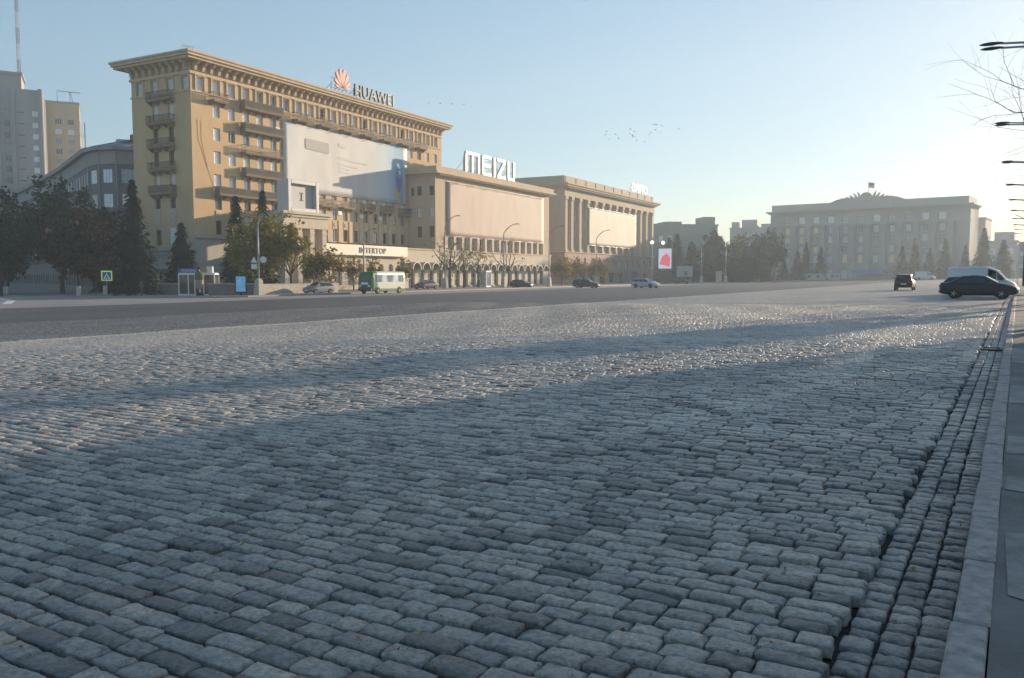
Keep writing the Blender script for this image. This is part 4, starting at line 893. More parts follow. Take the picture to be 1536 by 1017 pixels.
def leafy_meshes(key, h, cw, mat, nleaf, seed, size=.22, trunk_h=.25, maxlev=3, dens=1.):
    if key in TREES: return TREES[key]
    rnd = random.Random(seed); r_ = np.random.default_rng(seed); mb = MB(); tips = []
    th = h * trunk_h
    mb.tube([(0, 0, -.2), (.03, 0, th * .5), (0, .05, th)], [h * .022, h * .017, h * .015], 8, cap=False)
    top = Vector((0, .05, th)); nk = 5
    for k in range(nk):
        az = 6.283 * k / nk + rnd.uniform(-.4, .4); tilt = rnd.uniform(.25, .75) if k else .05
        grow(mb, top - Vector((0, 0, rnd.uniform(0, th * .25))), Vector((math.cos(az) * tilt, math.sin(az) * tilt, 1)).normalized(), h * .28, h * .010, 1, maxlev, rnd, tips, .75, .12, (2, 4))
    T = np.array([t[:] for t in tips])
    # crown envelope: keep tips inside an ellipsoid
    c0 = np.array([0, 0, h * .60]); ex = np.array([cw / 2, cw / 2, h * .42]); rel = (T - c0) / ex; nn = np.linalg.norm(rel, axis=1); rel = np.where((nn > 1)[:, None], rel / nn[:, None] * r_.uniform(.8, 1., len(nn))[:, None], rel); T = rel * ex + c0
    extra = r_.normal(size=(int(len(T) * .8), 3)); extra /= np.linalg.norm(extra, axis=1)[:, None]; extra = extra * (r_.random((len(extra), 1)) ** .4) * ex + c0; extra = extra[r_.random(len(extra)) < dens]
    T = np.concatenate([T, extra]); pick_ = r_.integers(0, len(T), nleaf); clump = r_.normal(0, cw * .055, (nleaf, 3)); cent = T[pick_] + clump
    cent = cent[cent[:, 2] > h * .16]
    tone_c = r_.random(len(T)); tone = np.clip(tone_c[pick_][:len(cent)] * .55 + r_.random(len(cent)) * .45, 0, 1)
    v = leaf_quads(cent, size, r_); f = np.arange(len(v)).reshape(-1, 4)
    TREES[key] = (mb.mesh('trunk', M['bark'], True), np_mesh('crown', v, f, M[mat], np.repeat(tone, 4), False), ); return TREES[key]
def leafy(name, label, x, y, h, cw, mat, nleaf, seed, group=None, key=None, size=.22, rz=0., wash=False, zoff=.11, trunk_h=.25):
    t, c = leafy_meshes(key or (mat, h, cw, seed), h, cw, mat, nleaf, seed, size, trunk_h)
    o = root(name, label, 'tree', (x, y, gz(x, y) + zoff), rz, group); inst('trunk', t, o, (0, 0, 0)); inst('crown', c, o, (0, 0, 0))
    if wash: MB().lathe([(h * .0225 + .03, -.1), (h * .022 + .02, .6), (h * .02 + .015, 1.15)], 10).build('limewash_band', M['limewash'], o)
    return o
def spruce_mesh(key, h, rad, seed, n=1.):
    if key in TREES: return TREES[key]
    r_ = np.random.default_rng(seed); mb = MB(); mb.tube([(0, 0, -.2), (0, 0, h * .97)], [h * .018, h * .003], 7, cap=False)
    V = []; T = []
    lev = int(h * 3.4 * n) + 8
    for i in range(lev):
        f = i / lev; z = h * (.05 + .94 * f); L = rad * (1 - f) ** .85 * r_.uniform(.8, 1.12) + .12; nb = int(11 - 5 * f)
        for k in range(nb):
            a = 6.283 * k / nb + r_.uniform(-.3, .3); Lb = L * r_.uniform(.72, 1.12); d = np.array([math.cos(a), math.sin(a), 0]); sd_ = np.array([-math.sin(a), math.cos(a), 0]); m = max(3, int(Lb / .28))
            for j in range(m):
                s = (j + .6) / m; zz = z - .30 * Lb * s + .16 * Lb * s * s; c = d * Lb * s + np.array([0, 0, zz]) + r_.normal(0, .05, 3)
                wd = (.30 * (1 - s) + .16) * (.5 + .5 * min(1, Lb)) ; tw = r_.uniform(-.7, .7); ss = sd_ * math.cos(tw) + np.array([0, 0, 1]) * math.sin(tw); ll = d * .30 + np.array([0, 0, -.14 - .1 * r_.random()]); base = c - ll * .6
                V += [base, c + ss * wd * 1.1 + ll * .2, c + ll * 1.3, c - ss * wd * 1.1 + ll * .2]; T += [np.clip(.25 + .5 * s + r_.normal(0, .18), 0, 1)] * 4
    V = np.array(V); TREES[key] = (mb.mesh('trunk', M['barkdark'], True), np_mesh('crown', V, np.arange(len(V)).reshape(-1, 4), M['needle'], np.array(T), False)); return TREES[key]
def spruce(label, x, y, h, rad, seed, group=None, key=None, rz=0., n=1., name='spruce_tree', zoff=.11, scale=None):
    t, c = spruce_mesh(key or (h, rad, seed), h, rad, seed, n); o = root(name, label, 'tree', (x, y, gz(x, y) + zoff), rz, group)
    if scale: o.scale = scale
    inst('trunk', t, o, (0, 0, 0)); inst('crown', c, o, (0, 0, 0)); return o
def bare_mesh(key, h, seed, maxlev=4, mat='bark', spread=.65, fork=.28):
    if key in TREES: return TREES[key]
    rnd = random.Random(seed); mb = MB(); tips = []; th = h * fork
    mb.tube([(0, 0, -.2), (.05, .02, th * .5), (0, 0, th)], [h * .022, h * .017, h * .015], 8, cap=False)
    for k in range(5):
        az = 6.283 * k / 5 + rnd.uniform(-.4, .4); tilt = rnd.uniform(.35, .95) if k else .08
        grow(mb, Vector((0, 0, th * rnd.uniform(.8, 1.))), Vector((math.cos(az) * tilt, math.sin(az) * tilt, .9)).normalized(), h * .27, h * .0095, 1, maxlev, rnd, tips, spread, .12, (3, 4), .55)
    V = np.array([t[:] for t in tips]); TREES[key] = (mb.mesh('trunk', M[mat], True), V); return TREES[key]
def bare(label, x, y, h, seed, group=None, key=None, rz=0., mat='bark', few=0, fmat='leaf_olive', maxlev=4, zoff=.11):
    t, tips = bare_mesh(key or (h, seed), h, seed, maxlev, mat); o = root('bare_tree', label, 'tree', (x, y, gz(x, y) + zoff), rz, group); inst('trunk', t, o, (0, 0, 0))
    if few:
        r_ = np.random.default_rng(seed); c = tips[r_.integers(0, len(tips), few)]; c = c[c[:, 2] < h * .62] + r_.normal(0, .25, (int((c[:, 2] < h * .62).sum()), 3)); v = leaf_quads(c, .2, r_)
        me = np_mesh('remaining_leaves', v, np.arange(len(v)).reshape(-1, 4), M[fmat], np.repeat(r_.random(len(c)), 4), False); inst('remaining_leaves', me, o, (0, 0, 0))
    return o
# trees on the side street and before the hotel
leafy('linden_tree', 'tall dark green tree before the grey curved building', -122, 73.5, 17.2, 10.5, 'leaf_green', 7500, 11, size=.34, trunk_h=.2)
leafy('linden_tree', 'dark tree between the tall green tree and the street end', -117, 62, 13.5, 9, 'leaf_green', 5000, 12, size=.32)
leafy('maple_tree', 'brownish tree with yellow top behind the crossing sign', -99.5, 62.0, 10.4, 7.6, 'leaf_rust', 5000, 13, size=.28, wash=True)
leafy('maple_tree', 'rust coloured tree behind the brownish tree at the kerb', -104, 68.5, 11.4, 7.0, 'leaf_rust', 4000, 14, size=.3, wash=True)
for k, (x, y) in enumerate([(-124, 66), (-132, 71), (-141, 75), (-150, 79)]): leafy('street_tree', 'dark tree in the shaded row along the side street', x, y, 12.5, 8, 'leaf_green', 3500, 15 + k % 2, 'trees along the side street', ('st', k % 2), .32, k * 1.7, wash=True)
spruce('tall dark spruce beside the end wall of the ochre hotel', -93.2, 65.4, 14.3, 3.1, 21)
spruce('small spruce top between the tall spruce and the grey building', -121, 80, 13.5, 2.2, 27)
spruce('broad short spruce before the corner of the ochre hotel', -93.5, 72.5, 9.4, 3.0, 22)
spruce('broader dark spruce of a pair between hotel corner and portico', -92.0, 80.2, 13.3, 2.9, 23)
spruce('slimmer taller spruce of a pair between hotel corner and portico', -91.0, 84.0, 14.4, 2.3, 24)
leafy('linden_tree', 'broad olive green tree half hiding the cream portico', -83.0, 76.0, 10.2, 7.4, 'leaf_olive', 5200, 31, size=.22, trunk_h=.2)
leafy('linden_tree', 'olive and yellow tree with bare upper limbs before the portico', -78.8, 77.2, 10.4, 4.6, 'leaf_olive', 2200, 32, size=.2, trunk_h=.25)
leafy('linden_tree', 'small yellow brown tree beside the green minibus', -80.7, 86.2, 6.4, 4.2, 'leaf_yellow', 2000, 33, size=.19, trunk_h=.25)
leafy('linden_tree', 'small green tree touching the yellow brown one', -83.5, 86.0, 6.0, 3.4, 'leaf_olive', 1600, 34, size=.19)
for k, (x, y, h) in enumerate([(-86.5, 97.5, 5.6), (-88.2, 104, 5.4), (-88.4, 112, 5.8)]): leafy('young_tree', 'thin young yellow tree before the arcade wall', x, y, h, 2.6, 'leaf_yellow', 900, 35, 'young trees before the arcade', 'young', .17, k * 2.1)
bare('tall bare tree with a thick dark trunk before the arcade awnings', -86.7, 123, 13, 41, few=200)
bare('thin bare tree with olive leaves left low before the arcade', -87.6, 128.6, 10.6, 42, few=500)
bare('bare tree with a straight trunk beside the standing pedestrian', -86.2, 131.2, 10.4, 43, few=500)
bare('dense bare tree beside the second double armed lamp', -84.8, 139.8, 11.4, 44, few=120)
for k, (x, y) in enumerate([(-88, 168), (-89.5, 178), (-87.5, 186)]): leafy('young_tree', 'yellow leaved street tree before the pink stone base', x, y, 6.2 + .3 * k, 5.2, 'leaf_yellow', 1500, 36, 'young trees before the pink base', 'young2', .24, k * 1.3)
# far conifers and park trees
gp = 'far dark conifers'
for k, (x, y, h, r) in enumerate([(-91, 243, 13.8, 4.2), (-87.5, 240, 14.6, 4.3), (-95, 249, 12, 3.8), (-83.5, 243, 11.5, 4.4), (-80, 246, 12.4, 4.6), (-76.5, 244, 12.8, 4.4), (-73, 247, 11.5, 4.6), (-69.5, 250, 10.5, 4.6), (-85.5, 247, 12.5, 4.6), (-66, 253, 9.5, 4.4)]): spruce('dark conifer in the dense row beyond the advertising screens', x, y, 13, 3.2, 51, gp, 'farsp', k * 1.1, .7, 'conifer_tree', scale=(r / 3.2, r / 3.2, h / 13))
for k, (x, y, h, r, mt) in enumerate([(-83, 262, 15.5, 8, 'leaf_rust'), (-77, 268, 14.5, 9, 'leaf_olive'), (-71.5, 272, 15.5, 9.5, 'leaf_green'), (-70, 278, 16, 9.5, 'leaf_green'), (-88, 276, 16, 9, 'leaf_green'), (-66.5, 262, 13.5, 9, 'leaf_green'), (-68, 256, 11, 7.5, 'leaf_rust')]): leafy('park_tree', ['rust topped tree above the dark conifer row', 'olive tree behind the dark conifer row', 'green tree nearest the administration building corner', 'broad green tree beside the administration building corner pier', 'green tree behind the rust topped tree', 'rounded green tree before the broad one beside the administration building', 'small rusty tree at the end of the dark conifer row'][k], x, y, h, r, mt, 4200, 60 + k, size=.42)
for k, (x, y, h, r) in enumerate([(-78, 330, 8.5, 3.2), (-73, 331, 11, 3.6), (-69.5, 329, 14.5, 3.2), (-64.6, 331, 12.5, 3.2), (-36.5, 328, 12, 3.6), (-32.3, 326, 14.8, 3.0), (-27.6, 326, 11, 3.2), (-22.7, 324, 14, 3.8), (-16.5, 322, 11.5, 3.0), (-11, 318, 17, 4.4), (-5.5, 322, 13, 4.6)]): spruce(['low conifer at the administration building corner facing the park trees', 'broad dense conifer above the pale green site cabin', 'tallest pointed conifer behind the green site cabin', 'pointed conifer beside the short white site cabin', 'broad conifer standing on the van side of the blue tent', 'tall slim conifer before the administration building end windows', 'low round conifer between two taller ones by the administration building', 'tall broad conifer before the administration building end pier', 'slim conifer just past the administration building end pier', 'very tall conifer beside the plain grey slab building', 'broad loose conifer before the modern building with open storey'][k], x, y, 13, 3.2, 52, 'conifers before the administration building', 'farsp2', k * .9, .7, 'conifer_tree', scale=(r / 3.2, r / 3.2, h / 13))
# tree row on the park side of the kerb, mostly beyond the right edge
for k, yv in enumerate([20.5, 27, 38.5, 54, 62, 70, 86, 94, 102, 118, 134, 150]):
    bare('bare linden with thin drooping twigs along the park side kerb', 3.9 + .25 * math.sin(k * 2.1), yv, 10.4, 71 + k % 2, 'bare lindens along the kerb', ('kerbtree', k % 2), k * 1.9, 'barkdark', maxlev=5, zoff=.08)
for k, (x, y, h) in enumerate([(3.2, 34.8, 8.2), (3.0, 55.5, 10.5)]): leafy('linden_tree', ['leafy linden keeping its leaves on the park side kerb', 'taller leafy linden further up the park side kerb'][k], x, y, h, 3.4, 'leaf_rust', 3800, 78 + k, size=.2, zoff=.08, trunk_h=.22)
PARK = [(13.5, 48), (15.5, 57.5), (18.5, 67), (21.5, 77), (19.5, 51), (24, 61), (28, 73), (23, 99), (27, 117), (31, 138), (33, 90), (36, 112), (25, 160)]
for k, (x, y) in enumerate(PARK):
    leafy('park_tree', 'leafy tree in the park beyond the sidewalk', x, y, 13.5, 8.5, 'leaf_rust', 3800, 81, 'trees in the park', 'park', .36, k * 1.3, zoff=.06)

# ------------------------------------------------------------------ street lamps
def lamp_mesh_parts(key, H_, reach, heads, base=True):
    if key in TREES: return TREES[key]
    p = MB(); p.tube([(0, 0, 0), (0, 0, H_ * .55), (0, 0, H_ * .8)], [.13, .10, .085], 8)
    parts = {'pole': p}
    a = MB(); hd = []
    for s in ([-.22, .22] if heads == 2 else [0]):
        pts = [(0, 0, H_ * .79), (.06, s * .2, H_ * .85), (reach * .22, s * .5, H_ * .905), (reach * .5, s * .9, H_ * .955), (reach * .78, s * 1.2, H_ * .982), (reach, s * 1.4, H_ * .987)]; a.tube(pts, [.07, .06, .05, .042, .036, .032], 6)
        h = MB(); e = pts[-1]; n = 8
        prof = [(-.08, .035), (.04, .075), (.24, .11), (.44, .09), (.58, .02)]
        for i, (dx, r) in enumerate(prof):
            for k in range(n): t = 6.283 * k / n; h.v.append((e[0] + dx, e[1] + r * math.cos(t), e[2] + .02 + r * .55 * math.sin(t)))
        for i in range(len(prof) - 1):
            for k in range(n): h.f.append((i*n+k, i*n+(k+1)%n, (i+1)*n+(k+1)%n, (i+1)*n+k)); h.m.append(0)
        hd.append(h.mesh('lamp_head', M['dark'], True))
    b = MB(); b.prism([(-.42, -.42), (.42, -.42), (.42, .42), (-.42, .42)], lambda q: (q[0], q[1], -.1), lambda q: (q[0] * .75, q[1] * .75, 1.5)).prism([(-.36, -.36), (.36, -.36), (.36, .36), (-.36, .36)], lambda q: (q[0], q[1], 1.501), lambda q: (q[0] * .5, q[1] * .5, 1.85))
    TREES[key] = (p.mesh('pole', M['steel'], True), a.mesh('arm', M['steel'], True), hd, b.mesh('base', M['hotelbase'])); return TREES[key]
def lamp(label, x, y, H_, reach, rz, heads=2, group=None, base=True, key=None, z=.1):
    pm, am_, hd, bm_ = lamp_mesh_parts((H_, reach, heads), H_, reach, heads); o = root('street_lamp', label, 'street lamp', (x, y, gz(x, y) + z), rz, group)
    inst('pole', pm, o, (0, 0, 0)); inst('arm', am_, o, (0, 0, 0))
    for h in hd: inst('lamp_head', h, o, (0, 0, 0))
    if base: inst('base', bm_, o, (0, 0, 0))
    return o
rw = ROT_B
lamp('double armed lamp on a stone base beside the tall bare tree', -84.6, 118.6, 12.4, 2.4, rw)
lamp('double armed lamp on a stone base before the banner block', -80.0, 130.2, 11.4, 2.6, rw)
lamp('tall lamp on a stone base at the end of the arcade', -77.0, 141.8, 11.5, 2.4, rw)
lamp('double armed lamp on a stone base before the columned block', -84.5, 178.5, 12.6, 2.8, rw)
lamp('lamp pole with road signs near the bright street poster', -73.2, 66.8, 9.4, 1.8, rw)
lamp('plain dark lamp pole behind the green minibus', -77.5, 89.5, 8.6, 1.6, rw, 1, base=False)
lamp('thin pale lamp pole before the dark conifer row', -74, 222, 11.4, 1.6, rw, 1)
lamp('thin pale lamp pole beside the traffic cabinet', -67.5, 222.5, 11.4, 1.6, rw, 1)
for k in range(10): lamp('double armed street lamp reaching over the square from the park side kerb', 1.9, 31.2 + 16.2 * k, 8.75, 2.75, math.pi, 2, 'lamps along the park side kerb', base=False)
for k, (x, y) in enumerate([(-80.6, 203), (-79.4, 207.5)]):
    o = root('lit_lamp', 'slim post lamp glowing beside the advertising screen', 'street lamp', (x, y, gz(x, y) + .1), 0, 'lit lamps by the screen'); MB().tube([(0, 0, -.1), (0, 0, 10.0)], .10, 6).build('pole', M['steel'], o)
    MB().lathe([(.05, 9.95), (.34, 10.1), (.42, 10.4), (.3, 10.7), (.05, 10.8)], 10).build('globe', mk('lamp_glow%d' % k, (.8, .8, .7), .4, 0, emit=(1, .95, .7), es=1.2), o, smooth=True)

# ------------------------------------------------------------------ street furniture
def sign_at(x, y, z=.11): return (x, y, gz(x, y) + z)
cs = root('crossing_sign', 'square pedestrian crossing sign with a bright yellow border on a thin pole', 'road sign', sign_at(-88, 58.2), R(-31))
MB().tube([(0, 0, -.1), (0, 0, 2.75)], .04, 6).build('pole', M['steel'], cs)
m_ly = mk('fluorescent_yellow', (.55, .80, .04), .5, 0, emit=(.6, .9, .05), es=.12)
MB().box(.05, .08, -.56, .56, 1.76, 2.88).build('border', m_ly, cs)
MB().box(.081, .095, -.45, .45, 1.86, 2.74).build('blue_field', mk('sign_blue', (.05, .12, .42), .5, 0), cs)
MB().prism([(-.36, 1.94), (.36, 1.94), (0, 2.64)], lambda p: (.096, *p), lambda p: (.105, *p)).build('white_triangle', M['white'], cs)
mb = MB(); mb.prism([(-.05, 2.36), (.05, 2.36), (.03, 2.2), (.16, 2.0), (.09, 1.98), (0, 2.13), (-.12, 1.98), (-.17, 2.02), (-.05, 2.2)], lambda p: (.106, *p), lambda p: (.112, *p)); mb.build('walking_figure', M['black'], cs)
# kiosk
ki = root('kiosk', 'white framed glass kiosk with a blue fascia on the pavement', 'kiosk', sign_at(-81.8, 62.9), R(-52))
w, d, h = 3.9, 2.2, 2.35
mb = MB()
for yb in (0, 1.05, 1.75, 2.72, w): mb.box(-.05, .05, yb - .06, yb + .06, .0, h)
mb.box(-.05, .051, 0, w, h, h + .22).box(-.051, .052, -.06, w + .06, 0, .16).box(-d, -.051, w - .06, w + .06, 0, .16).box(-d, -.051, w - .06, w + .06, h, h + .22).box(-d, -d + .1, w - .06, w + .06, .16, h).box(-d, -.051, -.06, .06, 0, h + .22).box(-d, -.051, .06, w - .06, h + .1, h + .2)
mb.build('frame', M['white'], ki)
for (a, b) in ((.06, .99), (1.11, 1.69), (1.81, 2.66), (2.78, w - .06)): MB().box(-.02, 0, a, b, .17, h - .01).build('pane', M['pane_d'], ki)
MB().box(-d + .1, -.052, w - .02, w, .17, h - .01).build('pane', M['pane_d'], ki)
MB().box(-.02, .03, .02, 2.2, h + .23, h + .75).build('fascia', mk('fascia_blue', (.06, .09, .26), .5, .1, 2), ki)
mb = MB(); yq = .35
for k in range(8): mb.box(.031, .04, yq, yq + .12, h + .34, h + .64); yq += .2
mb.build('fascia_marks', mk('fascia_pale', (.42, .45, .55), .5, 0), ki)
MB().box(-.02, .03, 2.3, 3.1, h + .23, h + .72).build('picture_panel', mk('picture_orange', (.45, .22, .08), .5, .5, 4), ki)
MB().box(-.6, -.1, 3.0, 3.7, h + .23, h + .95).build('roof_unit', M['white'], ki)
MB().box(.056, .065, 2.62, 2.82, 1.1, 1.5).build('sticker', mk('sticker', (.7, .65, .3), .5, 0), ki)
pa = root('folded_parasol', 'folded olive and beige parasol standing on a dark base beside the kiosk', 'parasol', sign_at(-78.9, 63.4), 0)
MB().lathe([(.42, -.1), (.42, .25), (.30, .32), (.06, .36)], 12).build('base', M['black'], pa)
MB().tube([(0, 0, .3), (0, 0, 2.9)], .04, 6).build('pole', M['steel'], pa)
MB().lathe([(.20, .75), (.34, .80), (.40, 1.25), (.46, 1.75)], 14).build('beige_valance', mk('valance_beige', (.34, .27, .21), .85, .2, 4), pa)
MB().lathe([(.47, 1.751), (.52, 1.95), (.50, 2.35), (.36, 2.62), (.05, 2.72)], 14).build('olive_cover', mk('cover_olive', (.10, .11, .075), .85, .2, 4), pa)
# stone planter walls and steps
def wall_run(name, label, pts, th, h, mat):
    o = root(name, label, 'wall', (pts[0][0], pts[0][1], gz(*pts[0])), 0); p0 = Vector((pts[0][0], pts[0][1], 0))
    for a, b in zip(pts[:-1], pts[1:]):
        a = Vector((*a, 0)); b = Vector((*b, 0)); d = b - a; L = d.length; rz = math.atan2(d.y, d.x); n = max(1, int(L / 1.15)); rws = 3
        for r_i in range(rws):
            for k in range(n + (r_i % 2)):
                x0 = (k - .5 * (r_i % 2)) * L / n; x1 = x0 + L / n; x0 = max(0, x0); x1 = min(L, x1)
                if x1 - x0 < .05: continue
                mb = MB(); e = random.uniform(0, .02); mb.box(x0 + .012, x1 - .012, -e, th, h * r_i / rws + .008, h * (r_i + 1) / rws - .008); mb.build('stone_block', mat, o, loc=a - p0, rz=rz)
        MB().box(-.1, L + .1, -.06, th + .06, h, h + .12).build('coping', M['hotelbase'], o, loc=a - p0, rz=rz)
        MB().box(0, L, .04, th - .02, -.2, h - .01).build('wall_core', M['stonewall'], o, loc=a - p0, rz=rz)
    return o
wall_run('planter_wall', 'dark stone planter wall between the kiosk and the lit poster', [(-78.2, 64.0), (-73.6, 67.4)], .5, 1.35, M['stonewall'])
wall_run('terrace_wall', 'pale stone terrace wall behind the lamp with road signs', [(-76.0, 70.0), (-77.2, 84.0)][::1], .5, 1.2, M['hotelbase'])
wall_run('stair_wall', 'dark stone stair wall between the tall spruce and the kiosk', [(-91.5, 67.6), (-83.6, 69.5)], .5, 1.4, M['stonewall'])
# bright poster
po = root('street_poster', 'lit blue street poster case in front of the terrace wall', 'poster', sign_at(-75.2, 66.0), R(-45))
MB().box(-.08, .08, -.62, .62, .25, 2.2).box(-.06, .06, -.1, .1, -.1, .25).build('case', M['dark'], po)
MB().box(.081, .09, -.5, .5, .4, 2.08).build('lit_sheet', mk('poster_blue', (.10, .36, .62), .4, .5, 1.5, emit=(.25, .62, .9), es=.10, ), po)
# road signs on the lamp pole
rs = root('road_signs', 'two small white road signs fixed to the lamp pole', 'road sign', (-73.05, 66.7, gz(-73, 66.8) + .1), R(-40))
MB().tube([(0, .05, 3.0), (0, .05, 4.6)], .03, 5).build('bracket', M['steel'], rs)
MB().prism([(-.85, 3.6), (-.15, 3.6), (-.5, 4.3)], lambda p: (.05, *p), lambda p: (.07, *p)).build('triangle_plate', M['white'], rs)
MB().lathe([(.36, .05), (.36, .075)], 16, 'x', (0, .5, 3.95)).build('round_plate', M['white'], rs)
MB().box(.05, .07, -.8, -.2, 2.9, 3.45).build('lower_plate', M['white'], rs)
# advertising screens far away
sc = root('advertising_screen', 'tall bright advertising screen with a red picture on a dark pylon', 'screen', sign_at(-77.3, 203.5), R(-70))
MB().box(-.3, .3, -1.6, 1.6, -.1, 3.2).build('pylon', M['dark'], sc); MB().box(-.4, .4, -1.9, 1.9, 3.3, 9.0).build('case', mk('case_blue', (.07, .10, .16), .5, 0), sc)
MB().box(.401, .45, -1.6, 1.6, 3.7, 8.7).build('display', mk('screen_pale', (.7, .68, .75), .5, 0, emit=(.85, .82, .95), es=.16), sc)
plate(sc, 'red_shape', [(-1.3, 4.8), (1.2, 4.2), (1.3, 6.4), (.4, 7.6), (-.8, 6.6)], .455, mk('print_red', (.7, .10, .14), .5, 0, emit=(.8, .12, .16), es=.25))
bb = root('billboard', 'low grey billboard on two posts beside the bright screen', 'billboard', sign_at(-72.8, 205.5), R(-70))
mb = MB(); mb.box(-.1, .1, -1.6, -1.4, -.1, 1.6).box(-.1, .1, 1.4, 1.6, -.1, 1.6); mb.build('post', M['steel'], bb); MB().box(-.15, .15, -2.0, 2.0, 1.6, 4.3).build('board', mk('board_grey', (.33, .36, .36), .6, .1, 1), bb)
MB().box(.151, .17, -.1, .7, 2.0, 3.0).build('picture', mk('picture_grey', (.12, .13, .14), .6, 0), bb)
tb = root('traffic_cabinet', 'pale cabinet with small signs beneath the far lamp pole', 'cabinet', sign_at(-68.9, 221), R(-31))
MB().box(-.5, .5, -.6, .6, -.1, 2.9).build('box', M['hotelbase'], tb); MB().box(-.6, .6, -.7, .7, 2.9, 3.05).build('lid', M['steel'], tb)
ac_ = root('advertising_column', 'white framed phone box shaped kiosk before the arcade', 'kiosk', sign_at(-86.2, 133.6), 0)
mb = MB()
for a in (-.8, .8):
    for b in (-.8, .8): mb.box(a - .06, a + .06, b - .06, b + .06, -.1, 2.8)
mb.box(-.9, .9, -.9, .9, 2.8, 3.1).box(-.85, .85, -.85, .85, -.1, .3); mb.build('frame', M['white'], ac_); MB().box(-.78, .78, -.78, .78, .31, 2.79).build('pane', M['pane_m'], ac_)
# tent, cabins and vehicles before the administration building
te = root('blue_tent', 'blue market tent before the administration building steps', 'tent', (-54, 330, gz(-54, 330)), R(-7))
w, d = 11.5, 6
MB().prism([(0, 2.4), (w, 2.4), (w - .9, 3.8), (.9, 3.8)], lambda p: (p[0], 0, p[1]), lambda p: (p[0], d, p[1])).build('canopy', mk('tent_blue', (.10, .14, .52), .7, .05, 1), te)
for a in (.1, w / 2, w - .1):
    for b in (.1, d - .1): MB().tube([(a, b, -.1), (a, b, 2.45)], .05, 5).build('post', M['steel'], te)
MB().box(.6, w - .6, d - .3, d - .2, 0, 2.2).build('back_wall', M['bg2'], te)
for k, (x, y, w) in enumerate([(-69, 327, 7), (-61, 328, 4)]):
    o = root('site_cabin', 'long pale green site cabin under the conifers' if k == 0 else 'short white site cabin beside the blue tent', 'cabin', (x, y, gz(x, y)), R(-7)); MB().box(0, w, 0, 2.4, -.1, 2.4).build('body', mk('cabin%d' % k, (.30, .34, .32) if k == 0 else (.45, .46, .47), .6, .05, 1), o); MB().box(-.1, w + .1, -.1, 2.5, 2.4, 2.55).build('roof', M['steel'], o)
    for j in range(2): MB().box(.8 + j * w * .45, 1.8 + j * w * .45, -.03, -.002, 1, 1.8).build('window', M['pane_d'], o)
# ad case at the right edge of the sidewalk
ad = root('poster_case', 'dark framed poster case standing on the park side sidewalk', 'poster', (.78, 73, gz(.8, 73) + .085), R(-90))
MB().box(-.12, .12, -.75, .75, .6, 3.2).box(-.08, .08, -.15, .15, -.1, .6).build('case', M['dark'], ad); MB().box(.121, .13, -.62, .62, .75, 3.05).build('sheet', mk('poster_pale', (.5, .52, .5), .4, .2, 1), ad)

